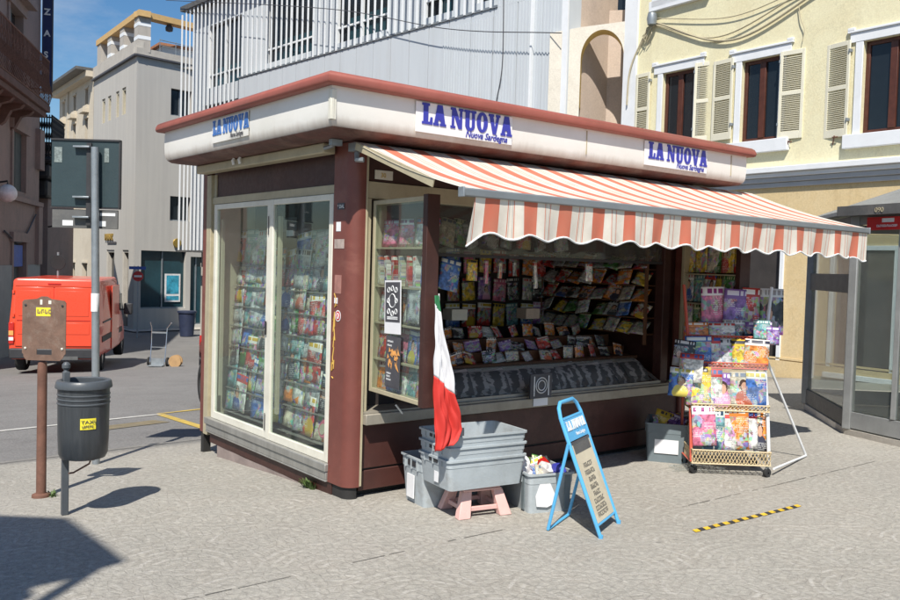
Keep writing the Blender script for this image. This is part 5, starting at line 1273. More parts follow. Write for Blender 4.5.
# cables on the facades
def cable(pts, label, r_=.014, sag=0, grp='cables strung along the facades', m='ink_dark'):
    P_ = []; V_ = [Vector(p) for p in pts]; V_ = [V_[0] * 2 - V_[1]] + V_ + [V_[-1] * 2 - V_[-2]]
    for p0_, p1_, p2_, p3_ in zip(V_, V_[1:], V_[2:], V_[3:]):
        for k in range(12):
            t = k / 12; q = .5 * (2 * p1_ + (p2_ - p0_) * t + (2 * p0_ - 5 * p1_ + 4 * p2_ - p3_) * t * t + (3 * p1_ - p0_ - 3 * p2_ + p3_) * t ** 3)
            if len(pts) == 2: q.z -= sag * 4 * t * (1 - t)
            P_.append(q)
    P_.append(Vector(pts[-1])); o = MB().tube(P_, r_, 6).build('cable', MAT[m]); tag(o, label, 'cable', grp)
MT_ = 'beige_metal'
yq = lambda u, z, d=-.05: YM @ Vector((u, d, z))
cable([yq(3.9, 6.85), yq(1.9, 6.1), yq(-.2, 6.75), yq(-1.6, 6.9)], 'thick tan cable sagging over the two middle shutters of the yellow front', .022, .05, m=MT_)
cable([yq(3.9, 6.80), yq(2.2, 6.22), yq(.2, 6.75), yq(-1.6, 7.02)], 'thin tan cable just above the thick sagging one on the yellow front', .014, .03, m=MT_)
cable([yq(3.8, 6.9), yq(2.0, 6.55), yq(.6, 6.7)], 'highest thin cable across the yellow front', .010, .02, m=MT_)
cable([yq(3.95, 6.8), yq(4.25, 6.4), yq(4.45, 5.9, -.09), yq(4.5, 5.2, -.09)], 'cable dropping from the junction box along the white pilaster', .018, 0, m=MT_)
cable([yq(.55, 6.45), yq(.5, 6.2), yq(.42, 6.0), yq(.45, 5.8)], 'short looped wire hanging above the middle shutter', .008, 0, m=MT_)
o = thing('junction_box', yq(3.86, 6.85), 'small grey round junction box where the tan cables meet by the pilaster', 'junction box')
MB().lathe([(.001, -.14), (.09, -.13), (.11, 0), (.09, .10), (.001, .12)], tuple(yq(3.86, 6.9, -.12)), 12).build('box', MAT['galvanised'], o); mb = MB()
for k in range(7): mb.tube([yq(3.86 + J(-.05, .05), 6.8), yq(3.95 + J(-.1, .2), 6.65 + J(-.1, .1), -.10), yq(4.1 + J(-.1, .1), 6.45 + J(-.1, .1), -.08)], .012, 5)
mb.build('cable_tangle', MAT[MT_], o)

# ---- arch between the two buildings
AB = thing('arch_wall', (11.1, 8.0, 0), 'weathered cream wall with a high round arch between the white and yellow buildings', 'archway')
AM = plane_frame((11.39, 7.58), 129)
am_ = lambda mb, *q: mb.boxc(*q, AM)
uc, ru, rz_, zc = .45, .465, .62, 6.24
def arch_pts(n_=24): return [(uc + ru * math.cos(math.pi * k / n_), zc + rz_ * math.sin(math.pi * k / n_)) for k in range(n_ + 1)]
arc = arch_pts(); mb = MB()
for d in (0, .42):
    q = lambda u, z: AM @ Vector((u, d, z))
    for (a, b) in zip(arc, arc[1:]): mb.face([q(a[0], a[1]), q(b[0], b[1]), q(b[0], 7.02 - .1 * b[0]), q(a[0], 7.02 - .1 * a[0])])
    mb.face([q(uc + ru, -1), q(1.6, -1), q(1.6, 6.82), q(uc + ru, 6.93)])
q = lambda u, z, d: AM @ Vector((u, d, z)); mb.face([q(uc - ru, 7.02, 0), q(1.6, 6.82, 0), q(1.6, 6.82, .42), q(uc - ru, 7.02, .42)])
mb.build('wall', MAT['arch_cream'], AB)
mb = MB()
for a, b in zip(arc, arc[1:]): mb.face([q(a[0], a[1], 0), q(b[0], b[1], 0), q(b[0], b[1], .42), q(a[0], a[1], .42)])
mb.face([q(uc + ru, zc, 0), q(uc + ru, 5.2, 0), q(uc + ru, 5.2, .42), q(uc + ru, zc, .42)])
mb.build('intrados', MAT['arch_ochre'], AB)
mb = MB(); am_(mb, -.6, 2.2, 1.15, 1.25, -1, 7.6); am_(mb, -.6, 2.2, 1.5, 1.6, 7.0, 10.5); mb.build('rear_wall', MAT['beige_wall'], AB)
mb = MB(); am_(mb, -.2, .35, 1.40, 1.495, 7.62, 9.0); mb.build('window', MAT['dark_glass'], AB)
# ---- white finned building
WM = plane_frame((10.95, 4.6), 94.8)
WB = thing('white_building', (10.9, 8, -.6), 'modern white building with vertical fins in front of dark windows', 'building')
wx = lambda mb, u0, u1, d0, d1, z0, z1: mb.boxc(u0, u1, d0, d1, z0, z1, WM)
# lower cladding in corrugated panels
mb = MB(); u = 3.9
while u < 18.3:
    wd = min(.765, 18.3 - u); wx(mb, u, u + wd - .012, 0, .4, 1.95, 7.78)
    u += .777
pc = mb.build('lower_cladding', MAT['cladding'], WB)
mb = MB(); u = 3.95
while u < 8.0: wx(mb, u, u + .035, -.018, -.001, 1.96, 9.5 if u < 6.1 else 7.6); u += .095
mb.build('corrugation', MAT['cladding'], pc)
mb = MB(); wx(mb, 3.9, 6.1, .0, .4, 7.785, 12); mb.build('end_wall', MAT['cladding'], WB)
mb = MB(); wx(mb, 3.895, 4.06, -.06, -.02, -.8, 12); mb.build('corner_strip', MAT['trim_white'], WB)
mb = MB(); wx(mb, 4.9, 4.96, -.09, -.019, 1.95, 12); mb.build('downpipe', MAT['fin_white'], pc)
mb = MB(); wx(mb, 6.1, 18.32, -.03, .42, 7.785, 7.84); mb.build('ledge', MAT['galvanised'], WB)
wb_w = [(18.75, 21.2, 7.85, 10.1), (14.3, 17.2, 8.15, 10.4), (10.7, 13.2, 8.15, 10.4), (8.0, 9.2, 8.15, 10.4), (6.3, 7.2, 8.15, 10.4), (18.6, 21.5, 6.45, 7.25), (18.75, 21.2, 3.6, 5.6)]
wall_holes(MB(), 6.1, 18.31, 7.85, 10.9, [h for h in wb_w if h[1] < 18 and h[2] > 7.5], .3, WM @ TR(0, .32, 0)).build('rear_cladding', MAT['cladding'], WB)
wall_holes(MB(), 18.31, 22.3, 1.93, 10.9, [h for h in wb_w if h[0] > 18], .3, WM @ TR(0, .32, 0)).build('rear_cladding', MAT['cladding'], WB)
for u0, u1, z0, z1 in wb_w:
    f = MB(); c = (u0 + u1) / 2; wx(f, c - .03, c + .03, .40, .46, z0, z1); wx(f, u0, u1, .401, .461, z0 + .45, z0 + .50) if z1 - z0 > 1 else None
    wx(f, u0, u0 + .05, .40, .48, z0, z1); wx(f, u1 - .05, u1, .40, .48, z0, z1)
    wo = f.build('window', MAT['fin_white'], WB)
    wx(MB(), u0, u1, .49, .50, z0, z1).build('pane', MAT['dark_glass'], wo)
    wx(MB(), u0 + .1, u1 - .5, .482, .488, z0, z0 + .7).build('blind', MAT['shop_glass'], wo) if z1 - z0 > 1 else None
mb = MB(); u = 6.3
while u < 22.25:
    wx(mb, u - .03, u + .03, -.05, -.02, (7.80 if u < 18.4 else 1.90), 10.82); u += .30
mb.build('fins', MAT['fin_white'], WB)
mb = MB(); wx(mb, 22.5, 22.56, -.06, -.02, 1.85, 10.7); mb.build('end_fin', MAT['fin_white'], WB)
mb = MB(); wx(mb, 3.9, 22.6, -.10, 9, 10.825, 11.0); wx(mb, 18.2, 22.6, -.08, .12, 1.86, 1.93); mb.build('roof_slab', MAT['panel_grey'], WB)
mb = MB(); wx(mb, 22.3, 22.35, .46, 9, 1.93, 10.82); wx(mb, 6, 22.3, .46, 9, 1.86, 1.93); mb.build('side_cladding', MAT['cladding'], WB)
mb = MB(); wx(mb, 3.9, 3.92, .401, 9, -1, 11); mb.build('party_wall', MAT['beige_wall'], WB)
for u in (21.9, 16, 10): wx(MB(), u - .25, u + .25, .7, 1.2, -2.2, 1.86).build('column', MAT['concrete_band'], WB)
mb = MB(); wx(mb, 4, 21.0, 2.5, 2.7, -2.5, 1.86); mb.build('shop_front', MAT['dark_glass'], WB)
wq = lambda u, z, d=-.25: WM @ Vector((u, d, z))
cable([wq(23.5, 11.4), wq(12.8, 9.0), wq(7.6, 7.5), wq(3.9, 6.75)], 'thin black wire crossing in front of the white fins', .012, .1)
cable([wq(5.9, 8.6, -.04), wq(5.85, 6.5, -.04), wq(6.0, 5.6, -.04), wq(6.15, 4.9, -.04)], 'thin black wire hanging down the grey cladding', .012)

# ---- board-marked concrete building at the end of the street
S1 = plane_frame((10.04, 35.2), 7.8); S1 = Matrix.Translation((10.04, 35.2, 0)) @ Matrix.Rotation(R(7.8), 4, 'Z'); S2 = plane_frame((10.04, 35.2), 88.0)
CB = thing('concrete_building', (10.04, 35.2, -1.75), 'board marked concrete building with rooftop pergola at the end of the street', 'building')
wr = [(1.69, 2.75, 8.33, 9.58), (1.73, 2.8, 3.38, 4.54), (.33, 2.60, -.78, 1.93), (2.85, 3.6, -1.6, 1.7)]
wall_holes(MB(), 0, 9, -2.4, 10.75, wr, .3, S1).build('wall', BMC, CB)
wl = [(5.35, 5.95, 8.35, 9.58), (4.25, 4.85, 8.35, 9.58), (2.85, 3.4, 8.35, 9.6), (1.7, 2.35, 8.35, 9.62), (3.3, 4.7, -1.7, 1.93), (.9, 1.9, -1.7, 1.93)]
wall_holes(MB(), 0, 7.6, -2.4, 10.75, wl, .3, S2).build('wall', BMC, CB)
for h in wr:
    w_ = MB().boxc(h[0], h[1], .22, .26, h[2], h[3], S1).build('window', MAT['dark_glass'] if h[2] > 2 else MAT['shop_glass'], CB)
    MB().boxc((h[0] + h[1]) / 2 - .03, (h[0] + h[1]) / 2 + .03, .17, .219, h[2], h[3], S1).boxc(h[0], h[1], .17, .219, h[2], h[2] + .06, S1).build('frame', MAT['galvanised'], w_)
for h in wl:
    w_ = MB().boxc(h[0], h[1], .24, .28, h[2], h[3], S2).build('window', MAT['fin_white'] if h[2] > 2 else MAT['dark_glass'], CB)
    MB().boxc(h[0], h[1], .05, .1, h[3] - .12, h[3], S2).boxc(h[1] - .1, h[1], .05, .239, h[2], h[3] - .12, S2).build('frame', MAT['rack_cream'] if h[2] > 2 else MAT['concrete_band'], w_)
mb = MB(); mb.boxc(-.12, 9, -.15, .3, 10.75, 10.83, S1).boxc(-.12, 7.6, -.15, .3, 10.75, 10.83, S2 @ TR(0, 0, .003)); mb.build('coping', MAT['ink_dark'], CB)
mb = MB(); mb.boxc(-.05, 9, -.06, .3, 10.84, 11.15, S1).boxc(0, 7.6, -.06, .3, 10.836, 11.45, S2); mb.build('parapet', MAT['concrete_band'], CB)
mb = MB(); mb.boxc(.3, 7.5, .35, 8, 10.6, 10.74, S2); mb.build('roof', MAT['concrete_band'], CB)
for a in (.35, 2.7, 4.9, 6.9):
    clm = MB().boxc(a - .33, a + .33, .05, .6, 11.0, 12.55, S2).build('pergola_column', MAT['concrete_panel'], CB)
    for z in (11.55, 12.15):
        if a < 6: MB().boxc(a - .34, a + .34, .04, .61, z, z + .16, S2).build('white_band', MAT['fin_white'], clm)
mb = MB(); mb.boxc(-.15, 7.3, .0, .55, 12.55, 12.82, S2).boxc(.02, 9, -.1, .45, 12.553, 12.815, S1); mb.build('pergola_beam', MAT['pergola_wood'], CB)
mb = MB(); mb.boxc(1.5, 6, 1.6, 7, 10.75, 11.75, S2); mb.build('rooftop_hut', MAT['fin_white'], CB); mb = MB(); mb.boxc(1.3, 6.2, 1.4, 7.2, 11.751, 11.87, S2); mb.build('hut_roof', MAT['terracotta'], CB)
mb = MB()
for z in (11.5, 11.75): mb.tube([S1 @ Vector((1.2, .2, z)), S1 @ Vector((8, .2, z))], .02, 5)
for u in (1.2, 2.0, 2.8, 3.6): mb.tube([S1 @ Vector((u, .2, 11.1)), S1 @ Vector((u, .2, 11.8))], .02, 5)
mb.build('railing', MAT['galvanised'], CB)
o = thing('roof_lamp', S1 @ Vector((1.65, .2, 12.4)), 'small dark lamp hanging under the pergola beam of the concrete building', 'lamp'); MB().lathe([(.001, .0), (.16, .05), (.18, .2), (.1, .33), (.001, .36)], tuple(S1 @ Vector((1.65, .2, 12.2))), 12).build('lamp_shade', MAT['ink_dark'], o)
pst = MB().boxc(1.62, 2.42, -.03, .0, -.48, .86, S1 @ TR(0, .2, 0)).build('poster', MAT['globe'], CB); MB().boxc(1.70, 2.34, -.035, -.031, -.1, .78, S1 @ TR(0, .2, 0)).boxc(1.7, 2.34, -.036, -.0312, -.4, -.2, S1 @ TR(0, .2, 0)).build('poster_picture', M('poster_picture', (.05, .35, .5), .5, var=.8, scale=3), pst)
lg = MB().lathe([(.001, -.04), (.20, -.03), (.22, .0), (.2, .03), (.001, .04)], (0, 0, 0), 20, Mx=S1 @ TR(2.07, -.1, 2.33, 0, R(90))).build('round_emblem', MAT['gold'], CB)
text('MAX', .42, S2 @ TR(4.9, -.04, 2.42), MAT['gold'], CB, 'sign_lettering', ext=.03, bold=.02, sx=-1.5)
mb = MB(); mb.boxc(2.9, 4.5, -.05, -.02, 2.25, 2.33, S2); mb.build('sign_bar', MAT['ink_dark'], CB)
# ---- pale cornice building beyond
PB = thing('pale_building', S2 @ Vector((12, 0, -1.8)), 'pale stone apartment house with hooded windows and a deep cornice beyond the concrete building', 'building')
ww = [(8.8, 9.4, 9.7, 10.6), (11.5, 12.1, 9.7, 10.6), (14.2, 14.8, 9.7, 10.6), (8.8, 9.4, 7.4, 9.0), (11.5, 12.1, 7.4, 9.0), (14.2, 14.8, 7.4, 9.0), (8.8, 9.4, 4.2, 6.2), (11.5, 12.1, 4.2, 6.2), (14.2, 14.8, 4.2, 6.2), (8.6, 9.6, -1.8, 1.2), (11.3, 12.3, -1.8, 1.2), (14.0, 15.0, -1.8, 1.2)]
PS = S2 @ TR(0, -.0, 0)
wall_holes(MB(), 7.62, 15.6, -2.6, 11.2, ww, .3, PS).build('wall', MAT['pale_stone'], PB)
mb = MB(); mb.boxc(15.58, 15.6, .01, 8, -2.6, 11.2, PS).boxc(7.62, 15.6, 7.9, 8, -2.6, 11.2, PS); mb.build('side_wall', MAT['pale_stone'], PB)
for h in ww:
    w_ = MB().boxc(h[0], h[1], .2, .25, h[2], h[3], PS).build('window', MAT['dark_glass'] if h[0] != 14.2 else MAT['fin_white'], PB)
    MB().boxc(h[0] - .15, h[1] + .15, -.1, -.001, h[2] - .2, h[2] - .001, PS).boxc(h[0] - .2, h[1] + .2, -.32, -.001, h[2] - .42, h[2] - .201, PS).build('bracket_sill', MAT['pale_stone'], w_); MB().boxc(h[0] - .12, h[1] + .12, -.06, -.002, h[3], h[3] + .1, PS).build('hood', MAT['pale_stone'], w_)
mb = MB(); mb.boxc(7.62, 16.6, -.9, 8, 11.3, 11.45, PS); mb.build('roof', MAT['panel_grey'], PB); mb = MB(); mb.boxc(7.62, 16.0, -.4, .2, 11.0, 11.298, PS).boxc(7.62, 15.6, -.08, -.001, 6.7, 6.9, PS).boxc(13.2, 13.32, -.08, -.001, -2, 11, PS); mb.build('cornice', MAT['pale_stone'], PB)
# ---- far houses closing the street
for i, (px, py, w_, h_, lb, c_) in enumerate([(12.5, 61, 10, 8.6, 'distant cream house with tall dark windows closing the street', 'pale_stone'), (4.8, 66, 9, 10.5, 'distant orange tinted house seen past the dark balcony', 'pergola_wood')]):
    root = thing('distant_house', (px, py, -2.3), lb, 'building')
    Mx = TR(px - w_ / 2, py, 0, R(-20))
    hs = [(a, a + .8, z, z + 1.6) for a in [.8 + 1.6 * k for k in range(int(w_ / 1.6))] for z in (-.2, 2.6, 5.4)]
    wall_holes(MB(), 0, w_, -2.6, h_, hs, .3, Mx).build('wall', MAT[c_], root)
    for h in hs: MB().boxc(h[0], h[1], .2, .25, h[2], h[3], Mx).build('window', MAT['dark_glass'], root)
    MB().boxc(-.4, w_ + .4, -.5, 8, h_, h_ + .3, Mx).build('roof', MAT['terracotta'], root)
    MB().boxc(0, .1, .01, 8, -2.6, h_, Mx).boxc(w_ - .1, w_, .01, 8, -2.6, h_, Mx).boxc(.1, w_ - .1, 7.9, 8, -2.6, h_, Mx).build('side_wall', MAT[c_], root)

# ---- old pinkish building in shade on the left
LM0 = plane_frame((2.765, 24.8), 65.3)
# here the street side looks right: flip depth so that +y runs into the building
a = R(65.3); t = Vector((math.cos(a), math.sin(a), 0)); nn = Vector((-math.sin(a), math.cos(a), 0)); LM = Matrix((t, nn, Vector((0, 0, 1)))).transposed().to_4x4(); LM.translation = Vector((2.765, 24.8, 0))
LB = thing('old_building', (2.765, 24.8, -1.6), 'old pinkish building in shadow with an iron balcony at the left edge', 'building')
lw = [(.25, 1.85, 3.65, 5.55), (-.3, 1.3, 6.7, 9.3), (-4.5, -3.0, 3.65, 5.5), (-4.5, -3.0, 6.7, 9.3), (.35, 2.0, -1.6, 2.0)]
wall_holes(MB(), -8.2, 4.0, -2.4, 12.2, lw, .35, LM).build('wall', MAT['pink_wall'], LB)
lx_ = lambda mb, u0, u1, d0, d1, z0, z1: mb.boxc(u0, u1, d0, d1, z0, z1, LM)
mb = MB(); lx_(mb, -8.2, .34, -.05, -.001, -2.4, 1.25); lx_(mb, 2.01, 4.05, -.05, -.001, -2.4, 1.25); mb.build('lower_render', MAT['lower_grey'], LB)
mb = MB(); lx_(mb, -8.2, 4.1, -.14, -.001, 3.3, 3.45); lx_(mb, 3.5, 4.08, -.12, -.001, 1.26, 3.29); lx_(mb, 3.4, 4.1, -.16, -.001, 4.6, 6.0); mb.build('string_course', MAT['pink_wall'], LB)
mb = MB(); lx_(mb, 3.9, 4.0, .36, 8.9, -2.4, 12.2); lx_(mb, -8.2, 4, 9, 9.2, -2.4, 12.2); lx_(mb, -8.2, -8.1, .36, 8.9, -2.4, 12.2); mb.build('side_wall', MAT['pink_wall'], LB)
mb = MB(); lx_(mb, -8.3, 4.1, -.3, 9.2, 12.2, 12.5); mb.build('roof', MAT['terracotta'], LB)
for h in lw:
    w_ = MB(); lx_(w_, h[0], h[1], .2, .26, h[2], h[3]); w_ = w_.build('window' if h[2] > 0 else 'doorway', MAT['dark_glass'] if h[2] > 0 else MAT['panel_grey'], LB)
    f = MB(); lx_(f, h[0], (h[0] + h[1]) / 2 - .02, .10, .15, h[2], h[3]); lx_(f, (h[0] + h[1]) / 2 + .02, h[1], .10, .15, h[2], h[3]) if h[2] < 5 and h[2] > 0 else None
    f.build('shutter', M('old_shutter', (.07, .08, .075), .7, var=.3) if 'old_shutter' not in bpy.data.materials else bpy.data.materials['old_shutter'], w_)
    s_ = MB(); lx_(s_, h[0] - .18, h[0], -.06, -.001, h[2], h[3]); lx_(s_, h[1], h[1] + .18, -.06, -.001, h[2], h[3]); lx_(s_, h[0] - .3, h[1] + .3, -.12, -.001, h[3], h[3] + .3)
    if h[2] > 6: lx_(s_, h[0] - .4, h[1] + .4, -.4, -.001, h[3] + .301, h[3] + .5)
    s_.build('surround', MAT['pink_wall'], w_)
lx_(mb := MB(), .5, 1.8, .02, .09, 1.2, 1.9); mb.build('blue_sign', MAT['blue_panel'], LB)
def balcony(u0, u1, zb, dep, n_, name, parent):
    mb = MB(); lx_(mb, u0, u1, -dep, -.001, zb - .22, zb); lx_(mb, u0 + .08, u1 - .08, -dep + .1, -.001, zb - .4, zb - .221)
    b = mb.build(name, MAT['balcony_stone'], parent, bevel=.02); mb = MB()
    for z in (zb + .06, zb + .55, zb + 1.45):
        mb.tube([LM @ Vector((u0, -.01, z)), LM @ Vector((u0, -dep + .05, z)), LM @ Vector((u1, -dep + .05, z)), LM @ Vector((u1, -.01, z))], .028, 6)
    k = int((u1 - u0) / .13)
    for i in range(k + 1):
        u = u0 + (u1 - u0) * i / k; bl = .10 * math.sin(i) ; mb.tube([LM @ Vector((u, -dep + .05, zb)), LM @ Vector((u, -dep - .05, zb + .35)), LM @ Vector((u, -dep + .05, zb + .8)), LM @ Vector((u, -dep + .05, zb + 1.45))], .013, 4)
    for i in range(int(dep / .14)): d = -.1 - i * .14; mb.tube([LM @ Vector((u1, d, zb)), LM @ Vector((u1, d, zb + 1.45))], .013, 4); mb.tube([LM @ Vector((u0, d, zb)), LM @ Vector((u0, d, zb + 1.45))], .013, 4)
    for i in range(k // 2):
        u = u0 + .13 + (u1 - u0) * i / (k // 2); c = LM @ Vector((u, -dep + .05, zb + 1.05)); mb.tube([c + t * .09 * math.cos(q) + Vector((0, 0, .13 * math.sin(q))) for q in [6.283 * j / 8 for j in range(9)]], .010, 4)
    mb.build('iron_railing', MAT['rust'] if name == 'balcony' and parent is LB and zb > 6 and u0 < 0 else MAT['iron'], b)
    for i in range(max(2, int((u1 - u0) / 1.2))):
        u = u0 + .25 + i * 1.2
        if u > u1 - .1: break
        mb = MB(); mb.prism([(-.0, zb - .4), (-.0, zb - 1.05), (-.12, zb - .95), (-.3, zb - .6), (-.55, zb - .52), (-dep + .2, zb - .4)], .24, LM @ TR(u, 0, 0, R(90))); mb.build('corbel', MAT['balcony_stone'], b)
balcony(-6.0, 1.5, 6.5, .85, 30, 'balcony', LB)
# the corner balcony round the side street, further on
CBM = LM @ TR(4.9, 0, 0)
ob = thing('balcony_house', LM @ Vector((8, 0, -1.8)), 'dark house front beyond the old pink building with a curly iron balcony', 'building')
mb = MB(); mb.boxc(7.2, 12.5, .35, 8, -2.6, 6.0, LM); mb.build('wall', MAT['pink_wall'], ob)
mb = MB(); mb.boxc(5.6, 8.0, -.1, 1.5, 5.05, 5.3, LM).boxc(5.8, 7.8, .05, 1.4, 4.5, 5.049, LM).boxc(6.3, 7.6, .2, 1.0, 3.8, 4.499, LM); bb_ = mb.build('balcony', MAT['iron'], ob, bevel=.1)
mb = MB()
for d0, d1, u0, u1 in ((-.06, -.06, 5.7, 7.9), (-.06, 1.4, 5.7, 5.7)):
    for z in (5.35, 5.8, 6.75): mb.tube([LM @ Vector((u0, d0, z)), LM @ Vector((u1, d1, z))], .03, 5)
    for i in range(18):
        q = i / 17; p_ = LM @ Vector((u0 + (u1 - u0) * q, d0 + (d1 - d0) * q, 0)); mb.tube([p_ + Vector((0, 0, 5.3)), p_ + Vector((0, 0, 6.85))], .022, 4)
        for z in (5.6, 6.05, 6.45): mb.tube([p_ + t * .12 * math.cos(q2) + Vector((0, 0, z + .14 * math.sin(q2))) for q2 in [6.283 * j / 7 for j in range(8)]], .022, 4)
mb.build('iron_railing', MAT['iron'], bb_)
# hanging shop sign strip high on the corner
root = thing('hanging_sign', LM @ Vector((4.0, -.5, 9)), 'tall dark blue hanging sign with pale letters high on the old building corner', 'sign')
Mx = LM @ TR(4.05, -.02, 0); MB().boxc(-.06, .06, -.38, -.03, 7.4, 11.2, Mx).build('sign_box', MAT['ink_dark'], root); MB().boxc(-.07, -.061, -.355, -.055, 7.6, 10.8, Mx).build('sign_face', M('dark_blue_face', (.012, .025, .10), .5), root)
for i, ch in enumerate('Z A S'.split()): text(ch, .30, Mx @ TR(-.08, -.10, 10.1 - i * .75, R(-90)), MAT['ink_white'], root, 'sign_letter', ext=.01, bold=.01)
# wall lamp, dish, round mirror sign
root = thing('wall_lamp', LM @ Vector((-1.6, -.3, 3.4)), 'white globe lamp on the shaded wall at the left edge', 'lamp')
bm = bmesh.new(); bmesh.ops.create_uvsphere(bm, u_segments=20, v_segments=12, radius=.26, matrix=Matrix.Translation(LM @ Vector((-2.3, -.5, 3.35))))
for f in bm.faces: f.smooth = True
mb = MB(); mb.bm = bm; mb.build('globe', MAT['globe'], root); MB().tube([LM @ Vector((-2.3, 0, 3.6)), LM @ Vector((-2.3, -.5, 3.7)), LM @ Vector((-2.3, -.5, 3.6))], .03, 6).build('bracket', MAT['iron'], root)
cable([LM @ Vector((-.8, -.06, 2.3)), LM @ Vector((1.2, -.06, 2.0)), LM @ Vector((3.3, -.06, 3.0))], 'dark cable looping along the shaded wall above the van', .03, .25)
# round black traffic sign (back) above the van, small red and white sign, dish
root = thing('traffic_sign', (3.15, 20.49, -1.3), 'round traffic sign seen from behind as a black disc above the van', 'sign')
MB().tube([(3.15, 20.5, -1.4), (3.15, 20.5, 1.7)], .03, 8).build('pole', MAT['galvanised'], root)
MB().lathe([(.001, 0), (.20, 0), (.205, .01), (.20, .02), (.001, .02)], (0, 0, 0), 28, Mx=TR(3.15, 20.46, 1.41, R(-38), R(90))).build('disc', MAT['iron'], root)
root = thing('no_entry_sign', (8.7, 31.0, -1.7), 'small no entry sign with a blue strip in front of the concrete building shop', 'sign')
so_ = TR(8.80, 30.9, -.45, R(-22)); MB().boxc(-.03, .03, 0, .05, -1.4, 1.7, so_).build('pole', MAT['galvanised'], root)
ds = MB().lathe([(.001, 0), (.21, 0), (.21, .02), (.001, .02)], (0, 0, 0), 28, Mx=so_ @ TR(0, -.02, 1.28, 0, R(90))).build('disc', MAT['sign_red'], root); MB().boxc(-.15, .15, -.055, -.041, 1.24, 1.32, so_).build('white_bar', MAT['ink_white'], ds)
MB().boxc(-.35, .30, -.03, -.005, 1.56, 1.68, so_).build('street_plate', MAT['blue_panel'], root)
root = thing('satellite_dish', LM @ Vector((6.4, -.5, 2.6)), 'grey satellite dish on a bracket past the corner of the old building', 'dish')
MB().lathe([(.001, 0), (.2, .02), (.36, .09), (.36, .10), (.2, .035), (.001, .015)], (0, 0, 0), 24, Mx=Matrix.Translation(LM @ Vector((6.2, -.8, 3.0))) @ Matrix.Rotation(R(-35), 4, 'Z') @ Matrix.Rotation(R(75), 4, 'X')).build('reflector', MAT['galvanised'], root); MB().tube([LM @ Vector((7.3, .34, 2.7)), LM @ Vector((6.2, -.78, 2.9))], .03, 6).build('bracket', MAT['iron'], root)
# second bin and pillar near the white building
root = thing('litter_bin', (10.9, 30.8, -1.7), 'distant dark blue street bin below the white fins', 'litter bin'); MB().lathe([(.001, -1.7), (.28, -1.7), (.36, -.72), (.40, -.70), (.40, -.62), (.001, -.60)], (10.9, 30.9, 0), 20).build('bin_body', M('bin_blue', (.03, .04, .08), .5), root)
root = thing('pedestal', (11.1, 29.2, -1.7), 'slim grey stone pedestal beside the distant street bin', 'pedestal'); MB().boxc(10.95, 11.35, 29.1, 29.5, -1.75, 1.25).boxc(10.9, 11.4, 29.05, 29.55, 1.25, 1.45).build('shaft', MAT['concrete_panel'], root, bevel=.03)
decal('far_pavement', [(9.6, 33.8), (22, 35.4), (22, 37.5), (9.6, 35.8)], MAT['concrete_band'], off=.05, n=6)
# ---- booth at the right edge
B_ = [(7.02, .60), (5.76, -.58), (5.45, -1.75), (6.0, -2.95), (7.3, -3.3), (8.4, -2.6), (8.6, -.9)]
BO = thing('glass_booth', (6.9, -1.3, 0), 'grey framed glass booth with a pitched roof and small red sign at the right edge', 'booth')
bv = [Vector((*p, 0)) for p in B_]
mb = MB()
mb.prism([(0, 0), (1, 0), (1, .01), (0, .01)], .01) if 0 else None
low = [mb.bm.verts.new(v + (v - Vector((6.9, -1.3, 0))).normalized() * .03 + Vector((0, 0, -.01))) for v in bv]; hi = [mb.bm.verts.new(v.co + Vector((0, 0, .07))) for v in low]
mb.bm.faces.new(hi); 
for i in range(len(low)): mb.bm.faces.new((low[i], low[(i + 1) % 7], hi[(i + 1) % 7], hi[i]))
mb.build('base_slab', MAT['concrete_band'], BO)
for i in range(7):
    v = bv[i]; MB().boxc(v.x - .045, v.x + .045, v.y - .045, v.y + .045, .06, 2.30).build('corner_post', MAT['booth_frame'], BO, bevel=.01)
for i in range(7):
    a_, b_ = bv[i], bv[(i + 1) % 7]; d = (b_ - a_).normalized(); p_, q_ = a_ + d * .05, b_ - d * .05
    mf = MAT['booth_frame'] if i != 0 else MAT['panel_grey']
    fo = MB().beam(p_ + Vector((0, 0, .16)), q_ + Vector((0, 0, .16)), .035, .17).build('glazed_side', mf, BO, bevel=.004)
    MB().beam(p_ + Vector((0, 0, 2.24)), q_ + Vector((0, 0, 2.24)), .035, .10).build('top_rail', mf, fo, bevel=.004)
    if i == 0: MB().beam(p_ + Vector((0, 0, 1.58)), q_ + Vector((0, 0, 1.58)), .05, .20).build('middle_rail', mf, fo, bevel=.004)
    if i == 1: MB().beam(p_.lerp(q_, .45) + Vector((0, 0, .25)), p_.lerp(q_, .45) + Vector((0, 0, 2.19)), .05, .05).build('mullion', mf, fo, bevel=.004)
    MB().beam(p_ + Vector((0, 0, 1.22)), q_ + Vector((0, 0, 1.22)), .008, 1.92).build('pane', GLASS2, fo)
mb = MB(); ct = Vector((7.0, -1.4, 2.95)); E1 = [mb.bm.verts.new(v + (v - Vector((7, -1.4, 0))).normalized() * .10 + Vector((0, 0, 2.31))) for v in bv]; E2 = [mb.bm.verts.new(v.co + Vector((0, 0, .04))) for v in E1]
for i in range(7): mb.bm.faces.new((E1[i], E1[(i + 1) % 7], E2[(i + 1) % 7], E2[i]))
mb.bm.faces.new(E1[::-1]); c = mb.bm.verts.new(ct)
for i in range(7): mb.bm.faces.new((E2[i], E2[(i + 1) % 7], c))
mb.build('roof', MAT['booth_frame'], BO)
d = (bv[2] - bv[1]).normalized(); nrm = Vector((-d.y, d.x, 0)) * -1
am = math.atan2(d.y, d.x); FM = Matrix.Translation(bv[1]) @ Matrix.Rotation(am, 4, 'Z')
